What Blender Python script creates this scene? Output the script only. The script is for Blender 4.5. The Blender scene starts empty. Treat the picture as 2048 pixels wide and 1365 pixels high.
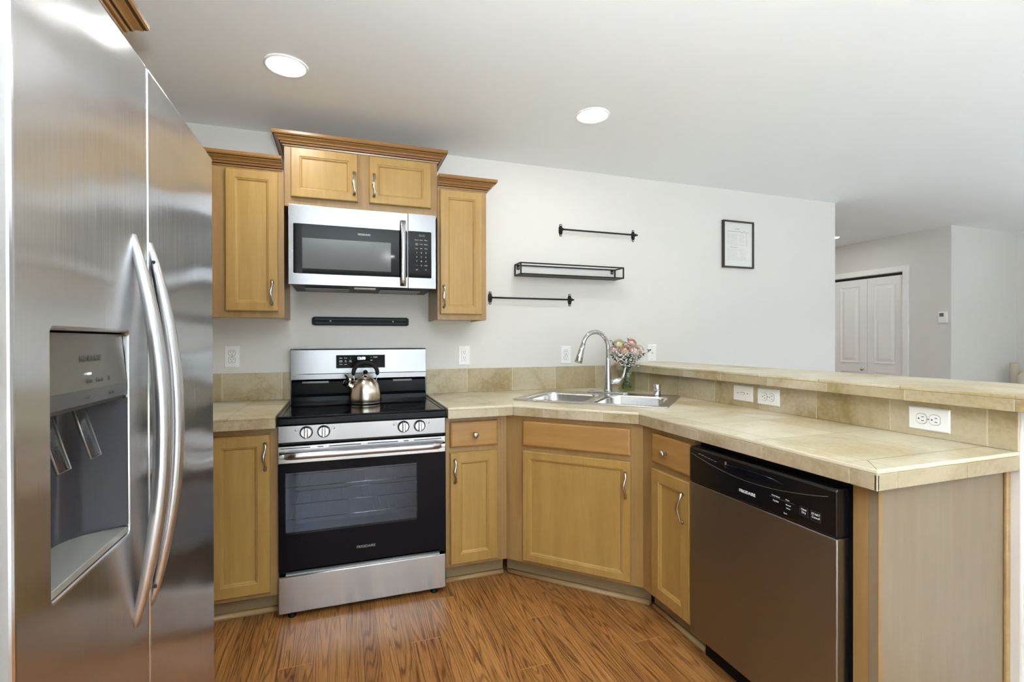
import bpy, bmesh, math, random
from mathutils import Vector, Matrix
random.seed(7)
PI = math.pi
S = bpy.context.scene
COL = S.collection

# ------------------------------------------------------------------ camera
cd = bpy.data.cameras.new('camera'); cam = bpy.data.objects.new('camera', cd); COL.objects.link(cam)
_yaw, _pit, _rol = -0.33085, -0.00447, -0.00211
_f, _px, _py = 966.53, 1014.59, 685.28
F = Vector((-math.sin(_yaw)*math.cos(_pit), math.cos(_yaw)*math.cos(_pit), math.sin(_pit)))
R0 = Vector((math.cos(_yaw), math.sin(_yaw), 0)); U0 = R0.cross(F)
R2 = R0*math.cos(_rol)+U0*math.sin(_rol); U2 = -R0*math.sin(_rol)+U0*math.cos(_rol)
M = Matrix((R2, U2, -F)).transposed().to_4x4(); M.translation = (0.2693, -2.9979, 1.2470)
cam.matrix_world = M
cd.sensor_width = 36; cd.lens = _f*36/2048
cd.shift_x = (1024-_px)/2048; cd.shift_y = (_py-682.5)/2048
cd.clip_start = 0.02; cd.clip_end = 200
S.camera = cam

# ------------------------------------------------------------------ view and world
S.view_settings.view_transform = 'Standard'; S.view_settings.look = 'None'
S.view_settings.exposure = 0.70; S.view_settings.gamma = 1; S.view_settings.use_curve_mapping = False
S.cycles.use_denoising = True
S.cycles.max_bounces = 10; S.cycles.diffuse_bounces = 6; S.cycles.glossy_bounces = 5
S.cycles.transparent_max_bounces = 12; S.cycles.sample_clamp_indirect = 60; S.cycles.caustics_refractive = False
S.cycles.caustics_reflective = False
W = bpy.data.worlds.new('daylight'); S.world = W; W.use_nodes = True
SKY, GROUND = 2.6, 5.2          # radiance of the sky, and of a glowing ground half added to lift the ceiling
bgn = W.node_tree.nodes['Background']; _t = W.node_tree; _tc = _t.nodes.new('ShaderNodeTexCoord'); _sx = _t.nodes.new('ShaderNodeSeparateXYZ')
_rp = _t.nodes.new('ShaderNodeValToRGB'); _mr = _t.nodes.new('ShaderNodeMapRange')
_t.links.new(_tc.outputs['Generated'], _sx.inputs[0]); _t.links.new(_sx.outputs[2], _mr.inputs[0])
_mr.inputs[1].default_value = -1; _mr.inputs[2].default_value = 1
_t.links.new(_mr.outputs[0], _rp.inputs[0]); _t.links.new(_rp.outputs[0], bgn.inputs[0])
_e = _rp.color_ramp.elements; _e[0].position = 0.47; _e[0].color = (0.93, 0.97, 1.0, 1)
_e[1].position = 0.50; _e[1].color = (0.80*SKY/GROUND, 0.92*SKY/GROUND, 1.0*SKY/GROUND, 1)
bgn.inputs[1].default_value = GROUND
LAMP = 56.0; FILL = 420.0          # radiance of the recessed ceiling lights and of the added fill uplights
PORTALS = [((0.3, -6.58, 1.08), 4.0, 2.1)]
for i, (l, sx, sy) in enumerate(PORTALS):      # openings of the real windows, guides for daylight sampling
    ld = bpy.data.lights.new('window_portal', 'AREA'); ld.shape = 'RECTANGLE'; ld.size = sx; ld.size_y = sy
    ld.cycles.is_portal = True
    lo = bpy.data.objects.new('window_portal', ld); COL.objects.link(lo); lo.location = l
    d = Vector((-1, 0, 0)) if i == 2 else Vector((0, 1, 0))      # area lights shine along local -Z, into the room
    lo.rotation_euler = d.to_track_quat('-Z', 'Z' if i == 2 else 'Y').to_euler()

# ------------------------------------------------------------------ materials
class NT:
    def __init__(s, name):
        m = bpy.data.materials.new(name); m.use_nodes = True; s.m = m; s.t = m.node_tree
        s.b = s.t.nodes['Principled BSDF']; s.out = s.t.nodes['Material Output']
    def n(s, typ, props=None, **inp):
        x = s.t.nodes.new('ShaderNode'+typ)
        for k, v in (props or {}).items(): setattr(x, k, v)
        for k, v in inp.items():
            key = int(k[1:]) if k[0] == 'i' and k[1:].isdigit() else k.replace('_', ' ')
            s.set(x.inputs[key], v)
        return x
    def set(s, sock, v):
        if hasattr(v, 'is_output'): s.t.links.new(v, sock)
        elif hasattr(v, 'outputs'): s.t.links.new(v.outputs[0], sock)
        else: sock.default_value = v
    def math(s, op, a, b=0.0, c=None):
        x = s.n('Math', {'operation': op}, i0=a, i1=b)
        if c is not None: s.set(x.inputs[2], c)
        return x.outputs[0]
    def mix(s, f, a, b, mode='MIX'):
        x = s.t.nodes.new('ShaderNodeMix'); x.data_type = 'RGBA'; x.blend_type = mode
        s.set(x.inputs[0], f); s.set(x.inputs[6], a); s.set(x.inputs[7], b)
        return x.outputs[2]
    def ramp(s, f, pts):
        x = s.n('ValToRGB'); s.set(x.inputs[0], f); e = x.color_ramp.elements
        while len(e) < len(pts): e.new(0.5)
        for q, (p, c) in zip(e, pts):
            q.position = p; q.color = (*c, 1) if len(c) == 3 else c
        return x.outputs[0]
    def p(s, **kw):
        for k, v in kw.items(): s.set(s.b.inputs[k.replace('_', ' ')], v)
        return s
    def bump(s, h, strength=0.2, dist=0.01):
        x = s.n('Bump', None, Height=h, Strength=strength, Distance=dist)
        s.set(s.b.inputs['Normal'], x.outputs[0]); return x
def srgb(r, g, b):
    f = lambda c: (c/255/12.92) if c/255 <= 0.04045 else ((c/255+0.055)/1.055)**2.4
    return (f(r), f(g), f(b), 1)
def plain(name, c, rough=0.5, metal=0.0, **kw):
    q = NT(name); q.p(Base_Color=c, Roughness=rough, Metallic=metal, **kw); return q.m

def paint(name, c, tex=0.05):
    q = NT(name); tc = q.n('TexCoord').outputs['Object']
    nz = q.n('TexNoise', None, Vector=tc, Scale=90.0, Detail=3.0)
    q.p(Base_Color=c, Roughness=0.6); q.bump(nz, tex, 0.003); return q.m
M_wall = paint('wall_paint', (0.745, 0.732, 0.70, 1))
M_ceil = paint('ceiling_paint', (0.86, 0.885, 0.90, 1), 0.12)
M_white = plain('white_gloss_paint', (0.90, 0.90, 0.88, 1), 0.35)

def wood(name, light, dark, rough=0.38, horiz=None, scale=1.0, contrast=1.0):
    q = NT(name); tc = q.n('TexCoord').outputs['Object']
    v = q.n('Mapping', None, Vector=tc); sc = {None: (14, 14, 1.1), 'x': (1.1, 14, 14), 'y': (14, 1.1, 14)}[horiz]
    v.inputs['Scale'].default_value = [k*scale for k in sc]
    oi = q.n('ObjectInfo').outputs['Random']
    off = q.n('CombineXYZ', None, X=q.math('MULTIPLY', oi, 17.0), Y=q.math('MULTIPLY', oi, 9.0), Z=q.math('MULTIPLY', oi, 31.0))
    vv = q.n('VectorMath', {'operation': 'ADD'}, i0=v.outputs[0], i1=off.outputs[0]).outputs[0]
    n1 = q.n('TexNoise', None, Vector=vv, Scale=1.6, Detail=6.0, Roughness=0.50, Distortion=0.6).outputs[0]
    n2 = q.n('TexNoise', None, Vector=vv, Scale=9.0, Detail=4.0, Roughness=0.6).outputs[0]
    n3 = q.n('TexNoise', None, Vector=tc, Scale=3.0, Detail=2.0).outputs[0]
    f = q.math('ADD', q.math('MULTIPLY', n1, 0.55), q.math('ADD', q.math('MULTIPLY', n2, 0.2), q.math('MULTIPLY', n3, 0.25)))
    mid = tuple((a+b)/2 for a, b in zip(light[:3], dark[:3]))
    a, b = 0.5-0.22/contrast, 0.5+0.20/contrast
    q.p(Base_Color=q.ramp(f, [(a, dark[:3]), (0.5, mid), (b, light[:3])]), Roughness=rough, Coat_Weight=0.25, Coat_Roughness=0.25)
    q.bump(n2, 0.06, 0.002); return q.m
M_maple = wood('honey_maple', srgb(187, 152, 86), srgb(161, 124, 63))
M_maple_h = wood('honey_maple_crosswise', srgb(186, 144, 84), srgb(158, 114, 60), horiz='x')
M_frame = wood('honey_maple_frame', srgb(176, 142, 90), srgb(148, 112, 66))
M_crown = wood('stained_crown', srgb(154, 112, 62), srgb(134, 94, 50), horiz='x', rough=0.3, contrast=0.6)
M_veneer = wood('pale_veneer', srgb(150, 135, 112), srgb(138, 121, 98), rough=0.5, contrast=1.2)
M_kick = wood('kick_board', srgb(158, 136, 98), srgb(128, 108, 76), horiz='x', rough=0.6)
M_shoe = wood('shoe_moulding', srgb(190, 160, 112), srgb(160, 128, 84), horiz='x', rough=0.5)
M_under = plain('cabinet_underside', srgb(178, 168, 150), 0.6)

def steel(name, c=(0.62, 0.61, 0.60, 1), rough=0.3, tangent=(0, 0, 1), aniso=0.85, grain=None, wavy=0.0, fine=0.12):
    q = NT(name); q.p(Base_Color=c, Metallic=1.0, Roughness=rough, Anisotropic=aniso)
    tg = q.n('CombineXYZ'); [setattr(tg.inputs[i], 'default_value', tangent[i]) for i in range(3)]
    q.set(q.b.inputs['Tangent'], tg.outputs[0])
    tc = q.n('TexCoord').outputs['Object']
    mp = q.n('Mapping', None, Vector=tc); mp.inputs['Scale'].default_value = grain or (6, 6, 500)
    n = q.n('TexNoise', None, Vector=mp.outputs[0], Scale=1.0, Detail=2.0).outputs[0]
    q.set(q.b.inputs['Roughness'], q.math('MULTIPLY_ADD', n, fine, rough-fine/2))
    if wavy:
        mp2 = q.n('Mapping', None, Vector=tc); mp2.inputs['Scale'].default_value = (2, 2.2, 5.0)
        n2 = q.n('TexNoise', None, Vector=mp2.outputs[0], Scale=1.0, Detail=1.0).outputs[0]
        q.bump(n2, 1.0, wavy)
    return q.m
M_fridge = steel('brushed_steel_fridge', (0.64, 0.645, 0.66, 1), 0.24, (0, 1, 0), 0.8, (6, 700, 5), wavy=0.012)
M_steel = steel('brushed_steel', (0.53, 0.53, 0.54, 1), 0.25, (0, 0, 1), 0.75, (5, 5, 900), fine=0.04)
M_steel_dim = steel('brushed_steel_dimmed', (0.35, 0.35, 0.36, 1), 0.26, (0, 0, 1), 0.7, (5, 5, 900), fine=0.04)  # same steel, darkened on parts where the reflected ceiling comes out too bright
M_dw = steel('brushed_steel_dishwasher', (0.33, 0.315, 0.30, 1), 0.36, (0, 0, 1), 0.7, (5, 5, 700))
M_sink = steel('satin_steel', (0.72, 0.71, 0.69, 1), 0.22, (1, 0, 0), 0.0, (40, 40, 40))
M_handle = steel('fridge_handle_steel', (0.66, 0.66, 0.68, 1), 0.32, (0, 0, 1), 0.3, (60, 60, 60))
M_chrome = plain('chrome', (0.60, 0.60, 0.61, 1), 0.06, 1.0)
M_nickel = plain('brushed_nickel', (0.56, 0.53, 0.49, 1), 0.2, 1.0)
M_kettle = steel('kettle_steel', (0.78, 0.70, 0.58, 1), 0.22, (0, 0, 1), 0.5, (80, 80, 80))
M_black = plain('black_gloss', (0.005, 0.005, 0.008, 1), 0.12, 0.0, Specular_IOR_Level=0.14)
M_blackp = plain('black_plastic', (0.007, 0.007, 0.008, 1), 0.38, 0.0, Specular_IOR_Level=0.14)
M_rubber = plain('black_matt', (0.012, 0.012, 0.012, 1), 0.6, 0.0, Specular_IOR_Level=0.2)
M_iron = plain('black_iron', (0.012, 0.011, 0.010, 1), 0.45, 0.0, Specular_IOR_Level=0.3)
M_glassk = plain('ceramic_glass', (0.004, 0.004, 0.005, 1), 0.04, 0.0, Specular_IOR_Level=0.18)
M_ring = plain('burner_ring_print', (0.10, 0.10, 0.11, 1), 0.2)
M_mwwin = plain('microwave_window_mesh', (0.060, 0.059, 0.055, 1), 0.10)
M_textw = plain('white_print', (0.75, 0.75, 0.75, 1), 0.5)
M_textd = plain('dark_print', (0.08, 0.075, 0.07, 1), 0.5)
M_textr = plain('red_print', (0.45, 0.05, 0.04, 1), 0.5)
M_texts = plain('silver_print', (0.55, 0.55, 0.55, 1), 0.35, 0.8)
M_greyp = plain('grey_plastic', (0.045, 0.045, 0.054, 1), 0.12)
M_dispp = plain('dispenser_panel_bronze', (0.165, 0.150, 0.128, 1), 0.3, 0.6)
M_dispg = plain('dispenser_lip_grey', (0.11, 0.108, 0.115, 1), 0.3, 0.4)
M_trayp = plain('tray_grey', (0.36, 0.35, 0.32, 1), 0.2, 0.5)
M_outlet = plain('outlet_white', (0.90, 0.90, 0.90, 1), 0.3)
M_slot = plain('slot_dark', (0.03, 0.03, 0.03, 1), 0.6)
M_line = plain('moulded_line', (0.35, 0.35, 0.35, 1), 0.5)
M_cavity = plain('oven_enamel_haze', (0.50, 0.56, 0.63, 1), 0.35)  # pale blue tone stands in for the haze of room reflections in the window
M_paper = plain('paper', (0.80, 0.80, 0.77, 1), 0.6)
M_ink = plain('ink_grey', (0.42, 0.42, 0.41, 1), 0.7)
M_darkwood = plain('dark_frame', (0.035, 0.028, 0.02, 1), 0.4)

def emit(name, c, s):
    q = NT(name); q.p(Base_Color=(0, 0, 0, 1), Emission_Color=c, Emission_Strength=s); return q.m
M_lamp = emit('lamp_lens', (1.0, 0.99, 0.975, 1), LAMP)
M_led = emit('clock_digits', (0.85, 0.92, 1.0, 1), 2.2)
M_leddim = emit('clock_digits_dim', (0.3, 0.3, 0.28, 1), 0.35)

def thin_glass(name, tint, refl=0.06, rough=0.02):
    q = NT(name); t = q.t
    tr = q.n('BsdfTransparent', None, Color=tint); gl = q.n('BsdfGlossy', None, Color=(1, 1, 1, 1), Roughness=rough)
    fr = q.n('Fresnel', None, IOR=1.5)
    bf = q.n('NewGeometry').outputs['Backfacing']
    mx = q.n('MixShader'); t.links.new(q.math('MULTIPLY', fr.outputs[0], q.math('SUBTRACT', 1.0, bf)), mx.inputs[0])
    t.links.new(tr.outputs[0], mx.inputs[1]); t.links.new(gl.outputs[0], mx.inputs[2])
    t.links.new(mx.outputs[0], q.out.inputs[0]); return q.m
M_jar = thin_glass('jar_glass', (0.88, 0.92, 0.84, 1))
M_ovglass = thin_glass('oven_glass', (0.68, 0.70, 0.76, 1))
M_picglass = thin_glass('picture_glass', (0.96, 0.96, 0.96, 1))
M_clear = thin_glass('clear_plastic', (0.80, 0.82, 0.85, 1))

def tile(name, light, dark, size=None, off=(0, 0), rough=0.32):
    q = NT(name); tc = q.n('TexCoord').outputs['Object']
    n1 = q.n('TexNoise', None, Vector=tc, Scale=3.2, Detail=5.0, Roughness=0.6, Distortion=0.8).outputs[0]
    n2 = q.n('TexNoise', None, Vector=tc, Scale=60.0, Detail=4.0, Roughness=0.7).outputs[0]
    f = q.math('ADD', q.math('MULTIPLY', n1, 0.75), q.math('MULTIPLY', n2, 0.25))
    c = q.ramp(f, [(0.38, dark[:3]), (0.50, tuple((a+2*b)/3 for a, b in zip(dark[:3], light[:3]))), (0.60, light[:3])])
    if size:
        sx = q.n('SeparateXYZ', None, Vector=tc)
        ax = q.math('DIVIDE', q.math('SUBTRACT', sx.outputs[0], off[0]), size); ay = q.math('DIVIDE', q.math('SUBTRACT', sx.outputs[1], off[1]), size)
        fl = q.n('CombineXYZ', None, X=q.math('FLOOR', ax), Y=q.math('FLOOR', ay), Z=0.0)
        rnd = q.n('TexWhiteNoise', {'noise_dimensions': '3D'}, Vector=fl.outputs[0]).outputs[0]
        def edge(a):
            fr = q.math('FRACT', a); return q.math('MINIMUM', fr, q.math('SUBTRACT', 1.0, fr))
        d = q.math('MINIMUM', edge(ax), edge(ay)); g = q.math('LESS_THAN', d, 0.0022/size)
    else:
        rnd = q.n('NewGeometry').outputs['Random Per Island']; g = None
    val = q.math('MULTIPLY_ADD', rnd, 0.20, 0.88)
    hs = q.n('HueSaturation', None, Value=val, Color=c)
    sat = q.math('MULTIPLY_ADD', rnd, -0.25, 1.12); q.set(hs.inputs['Saturation'], sat)
    c = hs.outputs[0]
    if g is not None: c = q.mix(g, c, srgb(172, 158, 128))
    sp = q.n('TexNoise', None, Vector=tc, Scale=240.0, Detail=2.0, Roughness=0.8).outputs[0]
    c = q.mix(q.math('MULTIPLY', q.math('SUBTRACT', sp, 0.5), 0.9), c, srgb(120, 100, 66))
    q.p(Base_Color=c, Roughness=rough); q.bump(n2, 0.10, 0.002); return q.m
T_L, T_D = srgb(216, 208, 184), srgb(186, 166, 122)  # lighter copy of the tile beige for level tops, overhead light put into the colour
M_tile_shaded = tile('beige_tile_shaded', srgb(200, 188, 160), srgb(164, 142, 100))  # darker copy of the same tile, shade of edges and upright faces painted in
M_tiletop_lit = tile('beige_tile_top_lit', T_L, T_D, 0.303, (1.020, -2.063))
M_tilebar_lit = tile('beige_tile_bar_lit', T_L, T_D, 0.303, (2.104, -2.16))
M_grout = plain('grout', srgb(226, 216, 190), 0.8)

def floor_mat():
    q = NT('laminate_planks'); tc = q.n('TexCoord').outputs['Object']
    s = q.n('SeparateXYZ', None, Vector=tc); X, Y = s.outputs[0], s.outputs[1]
    ax = q.math('DIVIDE', q.math('SUBTRACT', X, 0.037), 0.1246); i = q.math('FLOOR', ax)
    m4 = q.math('FLOORED_MODULO', i, 4.0)
    ay = q.math('DIVIDE', q.math('SUBTRACT', Y, q.math('MULTIPLY_ADD', m4, 0.3, -0.99)), 1.2); j = q.math('FLOOR', ay)
    rv = q.n('CombineXYZ', None, X=q.math('FLOOR', q.math('MULTIPLY', ax, 2.0)), Y=j, Z=0.0)
    rnd = q.n('TexWhiteNoise', {'noise_dimensions': '3D'}, Vector=rv.outputs[0])
    r = rnd.outputs[0]
    v = q.n('CombineXYZ', None, X=q.math('MULTIPLY_ADD', r, 7.0, q.math('MULTIPLY', X, 1.0)), Y=q.math('MULTIPLY_ADD', r, 23.0, q.math('MULTIPLY', Y, 0.055)), Z=q.math('MULTIPLY', r, 11.0))
    fv = q.n('CombineXYZ', None, X=q.math('MULTIPLY', X, 1.0), Y=q.math('MULTIPLY', Y, 0.03), Z=r)
    fine0 = q.n('TexNoise', None, Vector=fv.outputs[0], Scale=60.0, Detail=2.0, Roughness=0.6).outputs[0]
    # cathedral figure: contour lines of a stretched noise field
    big = q.n('TexNoise', None, Vector=v.outputs[0], Scale=9.5, Detail=2.0, Roughness=0.45, Distortion=0.15).outputs[0]
    ring = q.math('SINE', q.math('MULTIPLY', big, 190.0))
    ring = q.math('MULTIPLY_ADD', ring, 0.5, 0.5)
    ring = q.math('MULTIPLY', q.math('POWER', ring, 3.0), q.math('MULTIPLY_ADD', fine0, 1.6, -0.25))
    fv = q.n('CombineXYZ', None, X=q.math('MULTIPLY', X, 1.0), Y=q.math('MULTIPLY', Y, 0.035), Z=r)
    fine = q.n('TexNoise', None, Vector=fv.outputs[0], Scale=230.0, Detail=3.0, Roughness=0.7).outputs[0]
    soft = q.n('TexNoise', None, Vector=v.outputs[0], Scale=5.0, Detail=3.0).outputs[0]
    f = q.math('ADD', q.math('MULTIPLY', ring, 0.26), q.math('ADD', q.math('MULTIPLY', fine, 0.38), q.math('MULTIPLY', soft, 0.40)))
    c = q.ramp(f, [(0.31, srgb(180, 128, 72)[:3]), (0.43, srgb(154, 103, 54)[:3]), (0.55, srgb(118, 74, 35)[:3]), (0.74, srgb(64, 37, 16)[:3])])
    hs = q.n('HueSaturation', None, Color=c, Value=q.math('MULTIPLY_ADD', r, 0.20, 0.92))
    fx = q.math('FRACT', q.math('MULTIPLY', ax, 2.0)); ex = q.math('MINIMUM', fx, q.math('SUBTRACT', 1.0, fx))
    fy = q.math('FRACT', ay); ey = q.math('MINIMUM', fy, q.math('SUBTRACT', 1.0, fy))
    gx = q.math('LESS_THAN', ex, 0.017); gy = q.math('LESS_THAN', ey, 0.0010)
    c = q.mix(q.math('MULTIPLY', gx, 0.55), hs.outputs[0], srgb(70, 42, 20)); c = q.mix(q.math('MULTIPLY', gy, 0.7), c, srgb(200, 150, 95))
    q.p(Base_Color=c, Roughness=q.math('MULTIPLY_ADD', fine, 0.15, 0.24)); q.bump(fine, 0.05, 0.001)
    return q.m
M_floor = floor_mat()

# ------------------------------------------------------------------ mesh builder
class MB:
    def __init__(s): s.bm = bmesh.new(); s.mats = []
    def mi(s, m):
        if m not in s.mats: s.mats.append(m)
        return s.mats.index(m)
    def _tag(s, faces, m, smooth=False):
        k = s.mi(m)
        for f in faces: f.material_index = k; f.smooth = smooth
    def box(s, x0, x1, y0, y1, z0, z1, m, bev=0, seg=2):
        vs = [s.bm.verts.new((x, y, z)) for x in (x0, x1) for y in (y0, y1) for z in (z0, z1)]
        idx = ((0, 1, 3, 2), (4, 6, 7, 5), (0, 4, 5, 1), (2, 3, 7, 6), (0, 2, 6, 4), (1, 5, 7, 3))
        fs = [s.bm.faces.new([vs[i] for i in q]) for q in idx]
        s._tag(fs, m)
        if bev:
            es = list({e for f in fs for e in f.edges})
            r = bmesh.ops.bevel(s.bm, geom=es, offset=bev, segments=seg, affect='EDGES', profile=0.5)
            k = s.mi(m)
            for f in r['faces']: f.material_index = k; f.smooth = True
        return s
    def prism(s, pts, z0, z1, m, top=None):
        a = [s.bm.verts.new((*p, z0)) for p in pts]; b = [s.bm.verts.new((*p, z1)) for p in pts]
        n = len(pts); fs = [s.bm.faces.new(a[::-1]), s.bm.faces.new(b)]
        fs += [s.bm.faces.new((a[i], a[(i+1) % n], b[(i+1) % n], b[i])) for i in range(n)]
        s._tag(fs, m)
        if top: fs[1].material_index = s.mi(top)
        return s
    def poly(s, pts, m):            # any planar polygon in 3-D
        f = s.bm.faces.new([s.bm.verts.new(p) for p in pts]); s._tag([f], m); return s
    def loft(s, loops, m, smooth=True, cap0=True, cap1=True, closed=True):
        L = [[s.bm.verts.new(p) for p in lp] for lp in loops]; fs = []
        n = len(L[0])
        for a, b in zip(L, L[1:]):
            for i in range(n if closed else n-1):
                j = (i+1) % n
                fs.append(s.bm.faces.new((a[i], a[j], b[j], b[i])))
        s._tag(fs, m, smooth)
        caps = []
        if cap0 and closed: caps.append(s.bm.faces.new(L[0][::-1]))
        if cap1 and closed: caps.append(s.bm.faces.new(L[-1]))
        s._tag(caps, m); return s
    def lathe(s, prof, m, c=(0, 0, 0), axis='z', n=32, smooth=True, cap0=True, cap1=True):
        loops = []
        for r, h in prof:
            lp = []
            for i in range(n):
                t = 2*PI*i/n; a, b = r*math.cos(t), r*math.sin(t)
                p = {'z': (a, b, h), 'y': (a, -h, b), 'x': (h, a, b), '-x': (-h, b, a)}[axis]
                lp.append((c[0]+p[0], c[1]+p[1], c[2]+p[2]))
            loops.append(lp)
        return s.loft(loops, m, smooth, cap0, cap1)
    def tube(s, path, rad, m, n=12, flat=None, up=None, cap=True):
        P = [Vector(p) for p in path]; loops = []; k = len(P)
        if not hasattr(rad, '__len__'): rad = [rad]*k
        ref = Vector(up) if up else None
        prev = None
        for i in range(k):
            t = (P[min(i+1, k-1)]-P[max(i-1, 0)]).normalized()
            if ref is not None: a = ref-t*ref.dot(t); a.normalize()
            elif prev is None:
                a = t.orthogonal().normalized()
            else:
                a = prev-t*prev.dot(t); a.normalize()
            prev = a; b = t.cross(a)
            fa = flat if flat else 1.0
            loops.append([tuple(P[i]+a*rad[i]*math.cos(2*PI*j/n)+b*rad[i]*fa*math.sin(2*PI*j/n)) for j in range(n)])
        return s.loft(loops, m, True, cap, cap)
    def sphere(s, c, r, m, u=16, v=10, sc=(1, 1, 1)):
        prof = [(math.sin(PI*i/v)*r, -math.cos(PI*i/v)*r) for i in range(v+1)]
        prof[0] = (r*0.02, -r); prof[-1] = (r*0.02, r)
        loops = [[(c[0]+a*math.cos(2*PI*j/u)*sc[0], c[1]+a*math.sin(2*PI*j/u)*sc[1], c[2]+h*sc[2]) for j in range(u)] for a, h in prof]
        return s.loft(loops, m)
    def holed(s, outer, holes, z0, z1, m, mtop=None):
        """flat slab with holes: outer and holes are lists of xy points"""
        rings = []
        for z in (z1, z0):
            es = []; vr = []
            for lp in [outer]+holes:
                vs = [s.bm.verts.new((*p, z)) for p in lp]; vr.append(vs)
                es += [s.bm.edges.new((vs[i], vs[(i+1) % len(vs)])) for i in range(len(vs))]
            r = bmesh.ops.triangle_fill(s.bm, use_beauty=True, use_dissolve=False, edges=es)
            fs = [g for g in r['geom'] if isinstance(g, bmesh.types.BMFace)]
            s._tag(fs, (mtop or m) if z == z1 else m); rings.append(vr)
        for a, b in zip(*rings):
            fs = [s.bm.faces.new((a[i], b[i], b[(i+1) % len(a)], a[(i+1) % len(a)])) for i in range(len(a))]
            s._tag(fs, m)
        return s
    def xf(s, mat): bmesh.ops.transform(s.bm, matrix=mat, verts=s.bm.verts); return s
    def build(s, name, parent=None, loc=None, rotz=0, bevel=0, seg=2, recalc=True):
        if recalc: bmesh.ops.recalc_face_normals(s.bm, faces=s.bm.faces)
        me = bpy.data.meshes.new(name); s.bm.to_mesh(me); s.bm.free()
        for m in s.mats: me.materials.append(m)
        o = bpy.data.objects.new(name, me); COL.objects.link(o)
        if parent is not None: o.parent = parent
        if loc: o.location = loc
        o.rotation_euler.z = rotz
        if bevel:
            b = o.modifiers.new('edge', 'BEVEL'); b.width = bevel; b.segments = seg; b.limit_method = 'ANGLE'; b.angle_limit = math.radians(40)
        return o
def tag(o, label=None, cat=None, group=None, kind=None):
    for k, v in (('label', label), ('category', cat), ('group', group), ('kind', kind)):
        if v: o[k] = v
    return o
def thing(name, label, cat, loc=(0, 0, 0), rotz=0, group=None):
    o = bpy.data.objects.new(name, None); COL.objects.link(o); o.location = loc; o.rotation_euler.z = rotz
    o.empty_display_size = 0.1
    return tag(o, label, cat, group)
def struct(o): o['kind'] = 'structure'; return o
def copy_tree(o, parent=None):
    c = o.copy(); COL.objects.link(c); c.parent = parent
    for ch in list(o.children): copy_tree(ch, c)
    return c
FACE = {'-y': Matrix(((1, 0, 0), (0, 0, -1), (0, 1, 0))), '+x': Matrix(((0, 0, 1), (1, 0, 0), (0, 1, 0))), '-x': Matrix(((0, 0, -1), (-1, 0, 0), (0, 1, 0)))}
# '+x': text right = +y ; normal +x        '-x': text right = -y ; normal -x
FACE['+z'] = Matrix.Identity(3)
def text(name, body, size, loc, face, m, parent, ax=1.0, align='CENTER', ext=0.0004, bold=0.0):
    cu = bpy.data.curves.new(name, 'FONT'); cu.body = body; cu.size = size; cu.align_x = align; cu.align_y = 'CENTER'
    cu.extrude = ext; cu.offset = bold; cu.resolution_u = 3
    t = bpy.data.objects.new(name+'_tmp', cu); COL.objects.link(t)
    dg = bpy.context.evaluated_depsgraph_get(); dg.update()
    me = bpy.data.meshes.new_from_object(t.evaluated_get(dg)); me.name = name
    bpy.data.objects.remove(t); bpy.data.curves.remove(cu)
    me.materials.clear(); me.materials.append(m)
    mt = FACE[face].to_4x4() @ Matrix.Diagonal((ax, 1, 1, 1)); me.transform(Matrix.Translation(loc) @ mt)
    o = bpy.data.objects.new(name, me); COL.objects.link(o); o.parent = parent; return o
def rrect(cx, cy, w, h, r, n=6):
    pts = []
    for qx, qy, a0 in ((1, 1, 0), (-1, 1, PI/2), (-1, -1, PI), (1, -1, 3*PI/2)):
        for i in range(n+1):
            a = a0+PI/2*i/n
            pts.append((cx+qx*(w/2-r)+r*math.cos(a), cy+qy*(h/2-r)+r*math.sin(a)))
    return pts

# ------------------------------------------------------------------ room shell
CZ = 2.4139
M_carpet = plain('bounce_carpet', (0.60, 0.59, 0.57, 1), 0.95)  # unseen carpet put in to bounce neutral light onto the ceiling
XL, XR, YF, WC = -0.92, 7.26, -6.5, 4.262
struct(MB().box(-3.6, XR+0.1, YF-0.1, 4.1, -0.06, 0, M_floor).build('floor'))
struct(MB().box(-3.6, XR+0.1, YF-0.1, 4.1, CZ, CZ+0.1, M_ceil).build('ceiling'))
struct(MB().box(XL-0.1, WC, 0, 0.12, 0, CZ, M_wall).build('wall_back'))
struct(MB().box(XL-0.1, XL, -3.1, 0, 0, CZ, M_wall).build('wall_left'))
struct(MB().box(-3.6, -3.5, YF, -3.1, 0, CZ, M_wall).build('wall_dining'))
struct(MB().box(-3.5, XL-0.1, -3.2, -3.1, 0, CZ, M_wall).build('wall_dining_back'))
struct(MB().box(XL, -0.105, -3.1, -2.345, 0, CZ, M_wall, 0.008).build('wall_alcove'))
w = MB().box(6.163, 6.283, 0.20, 0.645, 0, CZ, M_wall).box(6.163, 6.283, 2.285, 4.0, 0, CZ, M_wall).box(6.163, 6.283, 0.645, 2.285, 2.0, CZ, M_wall)
struct(w.build('wall_hall'))
struct(MB().box(6.283, XR, 0.20, 0.32, 0, CZ, M_wall).build('wall_living'))
struct(MB().box(7.16, 7.26, 0.32, 4.0, 0, CZ, M_wall).build('wall_closet'))
struct(MB().box(WC-1.0, 7.3, 4.0, 4.1, 0, CZ, M_wall).build('wall_hall_end'))
struct(MB().box(WC-1.0, WC-0.9, 0.12, 4.0, 0, CZ, M_wall).build('wall_hall_left'))
struct(MB().box(XR, XR+0.1, YF, 0.2, 0, CZ, M_wall).build('wall_right'))
struct(MB().box(-3.6, -1.7, YF-0.1, YF, 0, CZ, M_wall).box(2.3, XR+0.1, YF-0.1, YF, 0, CZ, M_wall)
       .box(-1.7, 2.3, YF-0.1, YF, 2.13, CZ, M_wall).build('wall_front'))
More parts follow.
